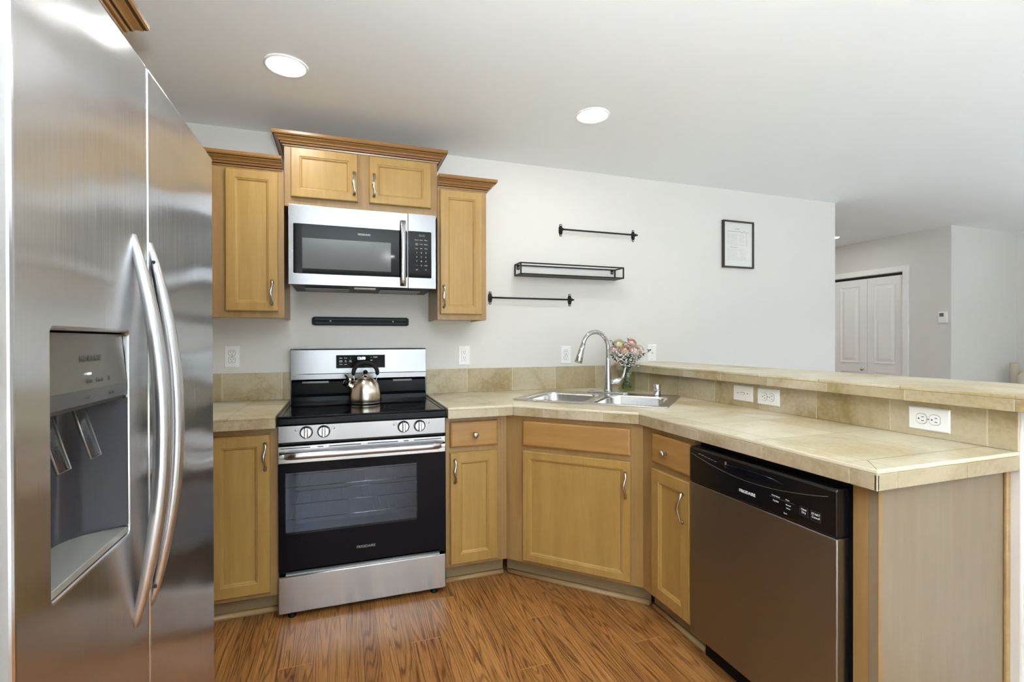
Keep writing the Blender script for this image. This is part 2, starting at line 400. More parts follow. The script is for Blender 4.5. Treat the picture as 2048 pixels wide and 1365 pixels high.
# sliding glass door and living-room window behind the camera (seen in reflections)
g = MB()
for a, b in ((-1.7, -1.64), (0.26, 0.34), (2.24, 2.3)): g.box(a, b, YF-0.08, YF-0.02, 0, 2.13, M_white)
g.box(-1.7, 2.3, YF-0.08, YF-0.02, 2.07, 2.13, M_white).box(-1.7, 2.3, YF-0.08, YF-0.02, 0.0, 0.07, M_white)
struct(g.build('window_1'))
struct(MB().box(2.285, XR, YF, 0.0, 0.0, 0.008, M_carpet).box(-3.5, 2.285, YF, -4.4, 0.0, 0.008, M_carpet).build('floor_bounce_carpet'))
#('bounce_carpet', (0.55, 0.53, 0.49, 1), 0.95)).build('floor_bounce_carpet'))
struct(MB().box(2.285, WC, -0.014, 0, 0, 0.09, M_white, 0.003).build('baseboard_back'))
struct(MB().box(6.290, XR, 0.186, 0.2, 0, 0.09, M_white, 0.003).build('baseboard_living'))
# half wall carrying the bar
struct(MB().box(2.157, 2.285, -2.150, 0, 0, 1.036, M_wall, 0.006).build('wall_peninsula'))

# closet doors in the hall
d = bpy.data.objects.new('door_1', None); COL.objects.link(d); d.location = (6.163, 0.647, 0); struct(d)
def leaf(y0, y1, knob):
    m = MB(); m.box(0.03, 0.062, y0, y1, 0.01, 1.970, M_white, 0.002)
    ps = [((0.3, 0.86)), ((0.97, 1.885))]
    for z0, z1 in ps:
        a, b = y0+0.085, y1-0.085
        lo = []
        for ins, x in ((0, 0.030), (0.006, 0.036), (0.022, 0.037), (0.05, 0.0285), (0.054, 0.028)):
            lo.append([(x, a+ins, z0+ins), (x, b-ins, z0+ins), (x, b-ins, z1-ins), (x, a+ins, z1-ins)])
        # panel ring stands proud of the leaf skin by a hair so it reads as moulded
        m.loft([[(x-0.0085, *q) for x, *q in l] for l in lo], M_white, False, False, True)
    o = m.build('door_leaf', d)
    if knob:
        MB().lathe([(0.006, 0), (0.006, 0.02), (0.016, 0.028), (0.017, 0.038), (0.008, 0.045)], M_nickel, (0.03, y1-0.04 if knob > 0 else y0+0.04, 0.89), '-x', 20).build('door_knob', o)
leaf(0.004, 0.403, 0); leaf(0.407, 0.808, -1); leaf(0.812, 1.213, 1); leaf(1.217, 1.618, 0)
MB().box(0.045, 0.085, 0.0, 1.62, 1.9705, 2.0, M_slot).build('door_track', d)
t = MB().box(-0.014, 0, -0.062, 0.0, 0, 2.065, M_white, 0.003).box(-0.014, 0, 1.635, 1.70, 0, 2.065, M_white, 0.003).box(-0.014, 0, 0.0, 1.635, 2.003, 2.065, M_white, 0.003)
t.box(0, 0.10, -0.002, 0.0, 0, 2.0, M_white).box(0, 0.10, 1.635, 1.637, 0, 2.0, M_white)
struct(t.build('trim_1', None, (6.163, 0.647, 0)))

# ------------------------------------------------------------------ recessed ceiling lights
def ceiling_light(x, y, label, r=0.087):
    t = thing('recessed_light', label, 'ceiling light', (x, y, CZ-0.0005), 0, 'recessed ceiling lights')
    MB().lathe([(r, 0), (r, -0.004), (r-0.006, -0.007), (r-0.014, -0.005), (r-0.014, 0)], M_white, n=48, cap0=False, cap1=False).build('trim_ring', t)
    MB().lathe([(r-0.0145, -0.0005), (r-0.0145, -0.0035)], M_lamp, n=48).build('lamp_lens', t)
ceiling_light(0.052, -0.752, 'lit round recessed ceiling light above the range, left of the two big ones')
ceiling_light(1.506, -0.766, 'lit round recessed ceiling light above the sink corner')
ceiling_light(5.60, 1.020, 'small distant recessed light in the hall ceiling by the closet', 0.060)
ceiling_light(5.3, 3.2, 'added unseen recessed light deeper in the hall ceiling')  # hall downlights from here are added out of view to brighten the hall
ceiling_light(5.2, 2.3, 'added unseen recessed light in the hall ceiling opposite the closet')
ceiling_light(4.95, 1.5, 'added recessed light in the hall ceiling hidden behind the wall corner')
ceiling_light(0.70, -2.35, 'added unseen recessed light in the middle of the kitchen ceiling')  # room downlights from here are added out of view for more even light
ceiling_light(3.6, -2.4, 'added unseen recessed light in the living room ceiling near the bar')
ceiling_light(5.9, -2.4, 'added unseen recessed light in the far living room ceiling')
ceiling_light(3.6, -4.6, 'added unseen recessed light in the living room ceiling near the glass door')
ceiling_light(0.9, -4.6, 'added unseen recessed light in the ceiling by the sliding glass door')

# fill uplights added out of view to brighten the ceiling and its bounce
M_fill = emit('fill_uplight_bulb', (0.84, 0.94, 1.0, 1), FILL)
M_fill_dim = emit('fill_uplight_bulb_dim', (0.90, 0.96, 1.0, 1), FILL*0.19)
def fill_uplight(x, y, label, mt=None):
    t = thing('fill_uplight_stand', label, 'fill light', (x, y, 0.0085), 0, 'added fill uplights')
    MB().lathe([(0.14, 0), (0.14, 0.012), (0.03, 0.025), (0.012, 0.03)], M_blackp, n=32).build('lamp_base', t)
    MB().lathe([(0.012, 0.03), (0.012, 1.16)], M_blackp, n=16).build('pole', t)
    MB().lathe([(0.02, 1.155), (0.08, 1.18), (0.15, 1.25), (0.165, 1.28), (0.160, 1.28), (0.145, 1.252), (0.075, 1.19)], M_blackp, n=40, cap1=False).build('lamp_bowl', t)
    MB().lathe([(0.13, 1.262), (0.129, 1.266)], mt or M_fill, n=40).build('diffuser', t)
fill_uplight(0.45, -3.55, 'black fill uplight added out of view behind the kitchen')
fill_uplight(3.5, -3.4, 'black fill uplight added out of view in the middle of the living room', M_fill_dim)
fill_uplight(5.7, -2.3, 'black fill uplight added out of view at the far side of the living room', M_fill_dim)

# ------------------------------------------------------------------ cabinet pieces
def shaker(m, x0, x1, z0, z1, t=0.02, f=0.05, mat=None, y=0):
    """framed door with an ogee step to a flat recessed panel; front at y-t"""
    mat = mat or M_maple
    L = []
    for ins, yy in ((0, 0), (0, -t+0.004), (0.004, -t), (f, -t), (f+0.002, -t+0.003), (f+0.006, -t+0.0035), (f+0.011, -t+0.008), (f+0.012, -t+0.010)):
        L.append([(x0+ins, y+yy, z0+ins), (x1-ins, y+yy, z0+ins), (x1-ins, y+yy, z1-ins), (x0+ins, y+yy, z1-ins)])
    m.loft(L, mat, False); return m
def slab(m, x0, x1, z0, z1, t=0.02, mat=None):
    L = []
    for ins, yy in ((0, 0), (0, -t+0.007), (0.003, -t+0.003), (0.009, -t)):
        L.append([(x0+ins, yy, z0+ins), (x1-ins, yy, z0+ins), (x1-ins, yy, z1-ins), (x0+ins, yy, z1-ins)])
    m.loft(L, mat or M_maple_h, False); return m
def handle(parent, x, zc, y=-0.02, ln=0.122):
    P = []; Rr = []
    for i in range(25):
        u = i/24; z = zc-ln/2+ln*u
        arch = -0.004-0.024*math.sin(PI*u)**0.55
        P.append((x+0.004*math.sin(2*PI*u*1.5), y+arch, z)); Rr.append(0.0042+0.003*abs(math.cos(PI*u*2))**1.2)
    m = MB(); m.tube(P, Rr, M_nickel, 10, 0.75, up=(1, 0, 0))
    for z in (zc-ln/2+0.006, zc+ln/2-0.006): m.lathe([(0.0065, 0), (0.0055, 0.012)], M_nickel, (x, y, z), 'y', 12)
    o = m.build('handle', parent); return o
def knob(parent, x, z, y=-0.02):
    return MB().lathe([(0.008, 0), (0.0055, 0.004), (0.0055, 0.013), (0.013, 0.018), (0.0155, 0.023), (0.013, 0.028), (0.005, 0.031)], M_nickel, (x, y, z), 'y', 24).build('knob', parent)
CROWN = [(0, 0), (0.007, 0), (0.009, 0.006), (0.008, 0.010), (0.015, 0.010), (0.018, 0.016), (0.017, 0.020), (0.024, 0.020), (0.027, 0.026), (0.033, 0.031), (0.040, 0.034), (0.043, 0.036), (0.042, 0.041), (0.050, 0.042), (0.054, 0.048), (0.054, 0.061), (0, 0.061)]
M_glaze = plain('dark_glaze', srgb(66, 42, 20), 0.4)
def crown(parent, path, z, prof=CROWN):
    """path: list of (x,y,ox,oy): corner point and outward mitre offset per unit of projection"""
    m = MB(); L = [[(x+ox*p, y+oy*p, z+h) for p, h in prof] for x, y, ox, oy in path]
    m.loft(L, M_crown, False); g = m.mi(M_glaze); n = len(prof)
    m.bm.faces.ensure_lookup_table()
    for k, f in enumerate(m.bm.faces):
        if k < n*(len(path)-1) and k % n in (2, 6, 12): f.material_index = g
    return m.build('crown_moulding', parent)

def base_cabinet(name, label, loc, rot, w, depth, stiles, kick=True, kx=(0, None), body=True, door=None, drawer=None, knobs=True, hz=None, top=0.857, side=None):
    """local x along the front, frame face at y=0, doors proud towards -y"""
    t = thing(name, label, 'cabinet', loc, rot)
    m = MB()
    m.box(0, w, 0.0, 0.019, 0.100, top, M_frame)
    if body:
        m.box(0, 0.016, 0.019, depth, 0.10, top, M_frame).box(w-0.016, w, 0.019, depth, 0.10, top, M_frame)
        m.box(0.016, w-0.016, 0.019, depth, 0.10, 0.116, M_frame)
    m.build('body', t)
    if kick:
        a, b = kx[0], kx[1] if kx[1] is not None else w
        MB().box(a, b, 0.062, 0.074, 0.0, 0.0995, M_kick).build('toe_kick', t)
        q = MB(); q.loft([[(X, 0.0615, 0.0), (X, 0.046, 0.0), (X, 0.047, 0.010), (X, 0.053, 0.019), (X, 0.0615, 0.022)] for X in (a, b)], M_shoe, True)
        q.build('shoe_moulding', t)
    return t

B_L = 0.6212-0.02          # frame plane of the back run
YB = -(B_L)
# left base cabinet
t = base_cabinet('base_cabinet', 'honey maple base cabinet left of the range, one tall door, beside the refrigerator', (-0.915, YB, 0), 0, 0.912, 0.59, None)
o = shaker(MB(), 0.635, 0.881, 0.122, 0.829).build('door', t); handle(o, 0.862, 0.732)
o = shaker(MB(), 0.20, 0.60, 0.122, 0.829).build('door', t)
# right of the range
tA = Vector((1.1026, -0.6615)); tB = Vector((1.554, -1.1065)); dd = (tB-tA).normalized(); nn = Vector((-dd.y, dd.x))
ofs = 0.0307
rotd = math.atan2(dd.y, dd.x)
pA = tA+nn*ofs
tt = (YB-pA.y)/dd.y; P1 = pA+dd*tt                        # frame corner with the back run
XP = 1.554+ofs; tt2 = (XP-pA.x)/dd.x; P2 = pA+dd*tt2      # frame corner with the peninsula
X0 = 0.764
t = base_cabinet('base_cabinet', 'narrow honey maple base cabinet right of the range with drawer and knob', (X0, YB, 0), 0, P1.x-X0, 0.59, None)
o = slab(MB(), 0.7843-X0, 1.0339-X0, 0.707, 0.835).build('drawer', t); knob(o, 0.909-X0, 0.768)
o = shaker(MB(), 0.7843-X0, 1.0339-X0, 0.1185, 0.681).build('door', t); handle(o, 0.8045-X0, 0.589)
MB().box(1.052-X0, 1.0535-X0, -0.0015, 0.0, 0.10, 0.857, M_kick).box(1.072-X0, 1.0735-X0, -0.0015, 0.0, 0.10, 0.857, M_kick).build('filler_strip', t)
# corner sink cabinet
LD = (P2-P1).length
t = thing('corner_sink_cabinet', 'wide diagonal honey maple cabinet under the sink, false drawer front above one door', 'cabinet', (P1.x, P1.y, 0), rotd)
def loc2(px, py):
    v = Vector((px, py))-P1; return (v.dot(dd), v.dot(nn))
MB().box(0, LD, 0, 0.019, 0.10, 0.857, M_frame).box(0.02, LD-0.02, 0.019, 0.30, 0.10, 0.116, M_frame).build('body', t)
q0 = (pA-P1).dot(dd)+0.0    # local x of point A projection
o = slab(MB(), 0.0458+q0, 0.5923+q0, 0.707, 0.835).build('false_drawer_front', t)
o = shaker(MB(), 0.0458+q0, 0.5923+q0, 0.1185, 0.681, f=0.036).build('door', t); handle(o, 0.570+q0, 0.571)
MB().box(-0.026, LD+0.026, 0.062, 0.074, 0, 0.0995, M_kick).build('toe_kick', t)
q = MB(); q.loft([[(X, 0.0615, 0.0), (X, 0.046, 0.0), (X, 0.047, 0.010), (X, 0.053, 0.019), (X, 0.0615, 0.022)] for X in (-0.02, LD+0.02)], M_shoe, True); q.build('shoe_moulding', t)
# narrow cabinet before the dishwasher
YS = P2.y; YD0 = -1.4390
t = base_cabinet('base_cabinet', 'narrow honey maple base cabinet between the sink corner and the dishwasher', (XP, YS, 0), -PI/2, -(YD0-YS), 0.565, None)
def ly(y): return -(y-YS)
o = slab(MB(), ly(-1.182), ly(-1.4291), 0.707, 0.835).build('drawer', t); knob(o, ly(-1.285), 0.765)
o = shaker(MB(), ly(-1.182), ly(-1.4291), 0.1185, 0.681).build('door', t); handle(o, ly(-1.393), 0.570)
# end panel of the peninsula
t = thing('peninsula_end_panel', 'pale wood veneer end panel closing the peninsula beside the dishwasher', 'cabinet panel', (1.600, -2.115, 0))
MB().box(0, 0.556, 0.0, 0.022, 0, 0.857, M_veneer).build('side_panel', t)
MB().box(0.0, 0.018, 0.0225, 0.0640, 0.0, 0.857, M_frame).box(-0.0, 0.012, -0.0025, 0.0, 0.0, 0.857, M_frame).build('front_stile', t)
MB().box(0.538, 0.556, -0.010, -0.0003, 0, 0.857, M_shoe, 0.003).build('edge_trim', t)

# ------------------------------------------------------------------ wall cabinets
def wall_cabinet(label, x0, x1, z0, z1, doors, yd=-0.305):
    t = thing('wall_cabinet', label, 'cabinet', (x0, 0, z0))
    w, h = x1-x0, z1-z0
    m = MB(); m.box(0, w, yd, yd+0.019, 0, h, M_frame).box(0, 0.014, yd+0.019, -0.001, 0, h, M_frame).box(w-0.014, w, yd+0.019, -0.001, 0, h, M_frame)
    m.box(0.014, w-0.014, yd+0.019, -0.001, h-0.014, h, M_frame).box(0.014, w-0.014, -0.008, -0.001, 0.01, h-0.014, M_under)
    m.build('body', t)
    MB().box(0.0142, w-0.0142, yd+0.0192, -0.0082, 0.008, 0.02, M_under).build('underside_panel', t)
    for a, b, c, d_, hx, hz in doors:
        o = shaker(MB(), a-x0, b-x0, c-z0, d_-z0, t=0.022, f=0.042, y=yd-0.001).build('door', t)
        if hx is not None: handle(o, hx-x0, hz-z0, yd-0.023)
    return t
Z1 = 2.110
t = wall_cabinet('tall honey maple wall cabinet left of the microwave, handle at its lower right', -0.62, -0.004, 1.364, Z1,
    [(-0.2635, -0.030, 1.395, 2.092, -0.058, 1.488), (-0.56, -0.32, 1.395, 2.092, None, 0)])
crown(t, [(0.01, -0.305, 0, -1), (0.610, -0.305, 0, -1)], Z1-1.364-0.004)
t = wall_cabinet('tall narrow honey maple wall cabinet right of the microwave, handle at its lower left', 0.781, 1.066, 1.364, Z1,
    [(0.7935, 1.036, 1.395, 2.092, 0.811, 1.491)])
w_ = 1.066-0.781
crown(t, [(0.0, -0.305, 0, -1), (w_, -0.305, 1, -1), (w_, -0.001, 1, 0)], Z1-1.364-0.004)
t = wall_cabinet('short two-door honey maple cabinet above the microwave, set higher with wide crown', -0.002, 0.779, 1.934, 2.250,
    [(0.0295, 0.3542, 1.979, 2.2305, 0.335, 2.072), (0.4133, 0.7432, 1.979, 2.2305, 0.436, 2.072)])
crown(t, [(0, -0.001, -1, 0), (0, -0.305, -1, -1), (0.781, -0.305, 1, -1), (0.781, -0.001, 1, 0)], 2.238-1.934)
# cabinet over the refrigerator
t = thing('fridge_cabinet', 'cabinet above the refrigerator, only its brown crown moulding showing at upper left', 'cabinet', (-0.310, -2.32, 1.80))
m = MB(); m.box(-0.605, 0, 0, 0.942, 0, 0.306, M_frame); m.build('body', t)
for y0, y1 in ((0.02, 0.46), (0.475, 0.92)):
    q = shaker(MB(), y0, y1, 0.02, 0.285, t=0.02, f=0.042)
    q.xf(Matrix(((0, -1, 0, 0), (1, 0, 0, 0), (0, 0, 1, 0), (0, 0, 0, 1)))); q.build('door', t)
crown(t, [(0, 0.0, 1, 0), (0, 0.942, 1, 1), (-0.605, 0.942, 0, 1)], 0.305)

# ------------------------------------------------------------------ tiled worktops
CT, CB = 0.9158, 0.8605
def edge_tiles(m, p, q, z0, z1, joints, th=0.008, gap=0.0028):
    """row of edge tiles from p to q (2-D), outward normal to the right of travel"""
    p = Vector(p); q = Vector(q); d = (q-p); L = d.length; d.normalize(); n = Vector((d.y, -d.x))
    js = [0]+[j for j in joints if 0.02 < j < L-0.02]+[L]
    for a, b in zip(js, js[1:]):
        a2 = a+(gap/2 if a > 0 else 0.0004); b2 = b-(gap/2 if b < L else 0.0004)
        A, B = p+d*a2, p+d*b2
        m.prism([tuple(A), tuple(B), tuple(B-n*th), tuple(A-n*th)][::-1], z0, z1, M_tile_shaded)
    A, B = p-n*0.0022, q-n*0.0022
    m.prism([tuple(A), tuple(B), tuple(B-n*(th-0.0025)), tuple(A-n*(th-0.0025))][::-1], z0+0.001, z1-0.0005, M_grout)
PX = 1.554; PE = -2.1446; SX = 2.156
outer = [(0.764, -0.002), (0.764, -0.6615), tuple(tA), tuple(tB), (PX, PE), (SX, PE), (SX, -0.002)]
sc = Vector((1.648, -0.574)); e1 = Vector((0.7071, -0.7071)); e2 = Vector((0.7071, 0.7071))
def skl(u, v): return tuple(sc+e1*u+e2*v)
hole = [skl(-0.385, -0.262), skl(0.385, -0.262), skl(0.385, 0.262), skl(-0.385, 0.262)]
t = thing('worktop', 'beige tiled worktop wrapping from the range round the sink corner along the peninsula', 'countertop', (0, 0, 0))
m = MB(); m.holed(outer, [hole], 0.903, CT, M_grout, M_tiletop_lit)
inner = [(0.766, -0.004), (0.766, -0.652), (1.099, -0.652), (1.563, -1.1095), (1.563, PE+0.009), (SX-0.002, PE+0.009), (SX-0.002, -0.004)]
m.holed(inner, [hole], 0.866, 0.903, M_under)
m.build('tile_top', t, bevel=0.003)
m = MB(); zt = 0.9028
edge_tiles(m, (0.764, -0.6615), tA, CB, zt, [0.259])
edge_tiles(m, tA, tB, CB, zt, [0.1647, 0.4666])
edge_tiles(m, tB, (PX, PE), CB, zt, [0.084, 0.384, 0.681, 0.966])
edge_tiles(m, (PX, PE), (SX, PE), CB, zt, [0.078, 0.363])
m.build('edge_tile', t, bevel=0.0012, seg=1)
# thin dark joint under the bullnose + mitre and border joints cut in the top
m = MB()
zz = CT+0.0002
def jl(a, b, w=0.0022):
    a = Vector(a); b = Vector(b); d = (b-a).normalized(); n = Vector((-d.y, d.x))*w/2
    MB().poly([(*(a+n), zz), (*(b+n), zz), (*(b-n), zz), (*(a-n), zz)], M_slotg).build('border_joint', t)
M_slotg = plain('border_joint', srgb(150, 132, 100), 0.8)
bw = 0.078
jl((PX+0.004, PE+0.004), (PX+bw, PE+bw))
jl((PX+bw, PE+bw), (SX-0.012, PE+bw), 0.0014)
for y in (-1.659, -1.963): jl((PX+0.002, y), (PX+0.03, y), 0.0016)
for x in (1.767, 2.071): jl((x, PE+0.002), (x, PE+0.03), 0.0016)
jl((tA.x, tA.y+0.003), (tA.x+0.012, tA.y+0.055), 0.002)
jl((0.867, -0.658), (0.867, -0.60), 0.0016)
t = thing('worktop', 'short beige tiled worktop between refrigerator and range', 'countertop', (0, 0, 0))
m = MB(); m.box(-0.918, -0.006, -0.6615, -0.002, 0.903, CT, M_tiletop_lit).box(-0.918, -0.008, -0.652, -0.004, 0.866, 0.903, M_under); m.build('tile_top', t, bevel=0.003)
m = MB(); edge_tiles(m, (-0.918, -0.6615), (-0.006, -0.6615), CB, zt, [0.22, 0.525, 0.83][:2]); m.build('edge_tile', t, bevel=0.0012, seg=1)
# backsplashes
def splash(name, label, p, q, z0, z1, joints):
    m = MB(); edge_tiles(m, p, q, z0, z1, joints, th=0.009, gap=0.004)
    o = m.build(name, bevel=0.001, seg=1); return tag(o, label, 'backsplash')
splash('tile_backsplash', 'low row of beige backsplash tiles behind the worktop left of the range', (-0.918, -0.0095), (-0.006, -0.0095), CT+0.0005, 1.068, [0.268, 0.573, 0.870])
splash('tile_backsplash', 'row of beige backsplash tiles on the back wall from range to sink corner', (0.764, -0.0095), (2.146, -0.0095), CT+0.0005, 1.068, [0.262, 0.567, 0.876, 1.184])
splash('tile_backsplash', 'row of beige tiles on the half wall under the raised bar, with outlets', (2.1465, 0.0-0.010), (2.1465, PE), CT+0.0005, 1.0365, [0.335, 0.626, 0.915, 1.206, 1.497, 1.784, 2.063])
# raised bar
BT, BB, BX0, BX1, BY = 1.0867, 1.0373, 2.100, 2.58, -2.26
t = thing('bar_counter', 'long raised beige tiled breakfast bar on the half wall', 'bar counter', (0, 0, 0))
m = MB(); m.box(BX0, BX1, BY, -0.002, 1.074, BT, M_tilebar_lit); m.box(BX0+0.009, BX1-0.009, BY+0.009, -0.003, BB+0.006, 1.074, M_under); m.build('tile_top', t, bevel=0.003)
m = MB()
edge_tiles(m, (BX0, -0.002), (BX0, BY), BB, 1.0738, [0.442, 0.729, 1.018, 1.301, 1.585, 1.868, 2.155])
edge_tiles(m, (BX0, BY), (BX1, BY), BB, 1.0738, [0.03, 0.33])
edge_tiles(m, (BX1, BY), (BX1, -0.002), BB, 1.0738, [0.3, 0.6, 0.9, 1.2, 1.5, 1.8, 2.1])
m.build('edge_tile', t, bevel=0.0012, seg=1)

# ------------------------------------------------------------------ sink, faucet, air gap
t = thing('double_sink', 'stainless double-bowl drop-in sink set diagonally in the corner worktop', 'sink', (sc.x, sc.y, CT), -PI/4)
m = MB(); zr = 0.0055
bowls = [(-0.195, -0.035, 0.345, 0.40), (0.195, -0.035, 0.345, 0.40)]
m.holed(rrect(0, 0, 0.828, 0.566, 0.03), [rrect(*b, 0.065) for b in bowls], 0.0004, zr, M_sink)
# raised rolled rim
lo = []
for ins, z in ((0.0, 0.0006), (0.001, 0.0068), (0.006, 0.0085), (0.013, 0.0072), (0.017, zr)): lo.append([(x, y, z) for x, y in rrect(0, 0, 0.828-2*ins, 0.566-2*ins, 0.03-ins*0.5)])
m.loft(lo, M_sink, True, False, False)
for cx, cy, w, h in bowls:
    lo = []
    for ins, z, r in ((-0.004, 0.0057, 0.068), (0.002, 0.003, 0.065), (0.006, -0.01, 0.063), (0.012, -0.12, 0.06), (0.02, -0.16, 0.055), (0.05, -0.178, 0.04), (0.13, -0.182, 0.02)):
        lo.append([(x, y, z) for x, y in rrect(cx, cy, w-2*ins, h-2*ins, r)])
    m.loft(lo, M_sink, True, False, True)
m.build('basin', t, recalc=False)
for cx, cy, w, h in bowls:
    MB().lathe([(0.045, 0.0), (0.043, 0.003), (0.034, 0.002), (0.03, -0.006), (0.006, -0.006)], M_chrome, (cx, cy, -0.1815), n=28).build('drain', t)
# faucet
fz = CT+zr+0.0003
t = thing('kitchen_faucet', 'tall chrome gooseneck pull-down faucet on the back deck of the sink', 'faucet', (1.828, -0.374, fz))
pl = MB(); lo = [[(x, y, z) for x, y in rrect(0, 0, 0.265-2*i, 0.062-2*i, 0.0309-i, 10)] for i, z in ((0, 0), (0, 0.003), (0.006, 0.008), (0.020, 0.0095))]
pl.loft(lo, M_chrome).xf(Matrix.Rotation(-PI/4, 4, 'Z')); pl.build('base_plate', t)
MB().lathe([(0.027, 0.009), (0.026, 0.02), (0.0245, 0.06), (0.021, 0.10), (0.017, 0.16), (0.0145, 0.20), (0.0138, 0.215)], M_chrome, n=28).build('faucet_body', t)
sd = Vector((-0.99, -0.12)); P = []
H0 = 0.21
for i in range(6): P.append((0, 0, H0-0.01+i*0.012))
zc = 0.285; ra = 0.094
for i in range(1, 25):
    a = PI*i/24*0.93
    s_ = ra-ra*math.cos(a); P.append((sd.x*s_, sd.y*s_, zc-0.012+ra*1.08*math.sin(a)))
MB().tube(P, 0.0132, M_chrome, 16).build('spout', t)
e = Vector(P[-1]); dv = (Vector(P[-1])-Vector(P[-2])).normalized()
dv = (dv+Vector((-0.10, 0, -0.1))).normalized()
hp = [e+dv*k for k in (0, 0.004, 0.03, 0.07, 0.108, 0.110)]
MB().tube([tuple(x) for x in hp], [0.0136, 0.0155, 0.0165, 0.020, 0.0245, 0.0225], M_chrome, 20).build('spray_head', t)
lv = MB()
side = Vector((0.93, -0.36, 0)).normalized()
lv.tube([tuple(side*a+Vector((0, 0, b))) for a, b in ((0.01, 0.062), (0.035, 0.066), (0.052, 0.070), (0.072, 0.076), (0.084, 0.086))], [0.017, 0.0185, 0.021, 0.020, 0.012], M_chrome, 18)
lv.tube([tuple(side*a+Vector((0, 0, b))) for a, b in ((0.080, 0.082), (0.094, 0.100), (0.102, 0.125), (0.106, 0.150), (0.109, 0.160))], [0.011, 0.0095, 0.0075, 0.006, 0.004], M_chrome, 12)
lv.build('lever_handle', t)
t = tag(MB().lathe([(0.021, 0), (0.0225, 0.002), (0.0225, 0.060), (0.020, 0.065), (0.010, 0.067)], M_chrome, n=28).build('air_gap_cap', None, (2.022, -0.600, fz)), 'small chrome cylinder cap on the right corner of the sink deck', 'air gap')

# ------------------------------------------------------------------ range
t = thing('electric_range', 'stainless freestanding electric range with black glass cooktop and oven door', 'stove', (0, 0, 0))
RW = 0.756; RY = -0.637
m = MB(); m.box(0.002, 0.025, -0.60, -0.03, 0.03, 0.868, M_blackp).box(RW-0.025, RW-0.002, -0.60, -0.03, 0.03, 0.868, M_blackp)
m.box(0.025, RW-0.025, -0.06, -0.03, 0.03, 0.868, M_blackp).box(0.025, RW-0.025, -0.60, -0.06, 0.03, 0.20, M_blackp).box(0.025, RW-0.025, -0.60, -0.06, 0.70, 0.868, M_blackp)
m.build('body', t)
c = MB(); c.box(0.0, RW, -0.652, -0.022, 0.870, 0.902, M_black, 0.004)
for x0, x1, y0, y1 in ((0, RW, -0.652, -0.632), (0, 0.018, -0.632, -0.03), (RW-0.018, RW, -0.632, -0.03)):
    c.box(x0, x1, y0, y1, 0.9015, 0.909, M_black, 0.003)
cook = c.build('cooktop', t)
g = MB(); g.box(0.019, RW-0.019, -0.631, -0.075, 0.9022, 0.9065, M_glassk); gl = g.build('glass_surface', cook)
def ring(x, y, r, par):
    q = MB(); n = 56
    for rr in (r,):
        A = [(x+(rr)*math.cos(2*PI*i/n), y+(rr)*math.sin(2*PI*i/n), 0.9067) for i in range(n)]
        B = [(x+(rr-0.0018)*math.cos(2*PI*i/n), y+(rr-0.0018)*math.sin(2*PI*i/n), 0.9067) for i in range(n)]
        q.loft([A, B], M_ring, False, False, False)
    q.build('burner_ring', par)
ring(0.19, -0.46, 0.112, gl); ring(0.575, -0.46, 0.10, gl); ring(0.575, -0.46, 0.075, gl); ring(0.20, -0.21, 0.075, gl); ring(0.565, -0.21, 0.085, gl)
b = MB()
b.loft([[(X, -0.022, 0.903), (X, -0.075, 0.903), (X, -0.072, 0.93), (X, -0.055, 0.945), (X, -0.052, 1.012), (X, -0.035, 1.026), (X, -0.022, 1.026)] for X in (0.004, RW-0.004)], M_black, False)
b.box(0.06, 0.20, -0.0545, -0.05, 1.006, 1.016, M_greyp).box(0.28, 0.47, -0.0545, -0.05, 1.006, 1.016, M_greyp).box(0.56, 0.67, -0.0545, -0.05, 1.006, 1.016, M_greyp)
b.build('backguard_base', t)
b = MB(); b.loft([[(X, -0.012, 1.0265), (X, -0.060, 1.0265), (X, -0.0615, 1.056), (X, -0.0585, 1.060), (X, -0.052, 1.193), (X, -0.046, 1.200), (X, -0.012, 1.200)] for X in (0.0, RW)], M_steel_dim, False)
bg = b.build('backguard', t, bevel=0.0015)
dp = MB().box(0.241, 0.513, -0.0605, -0.053, 1.088, 1.163, M_black).build('control_display', bg)
text('clock_digits', '12:50', 0.021, (0.379, -0.0609, 1.143), '-y', M_led, dp, 1.0, bold=0.0006)
for i, r_ in enumerate((('Bake', 'Broil', '('), ('Keep\nWarm', 'Air\nFry', 'Self\nClean'), ('Timer', 'Lock', ''))):
    for j, s_ in enumerate(r_):
        if s_: text('key_label', s_, 0.0075, (0.267+j*0.026, -0.0609, 1.146-i*0.018), '-y', M_texts, dp)
text('key_label', 'START', 0.0085, (0.458, -0.0609, 1.149), '-y', M_texts, dp); text('key_label', 'OFF', 0.008, (0.436, -0.0609, 1.131), '-y', M_texts, dp); text('key_label', '^', 0.012, (0.434, -0.0609, 1.147), '-y', M_texts, dp)
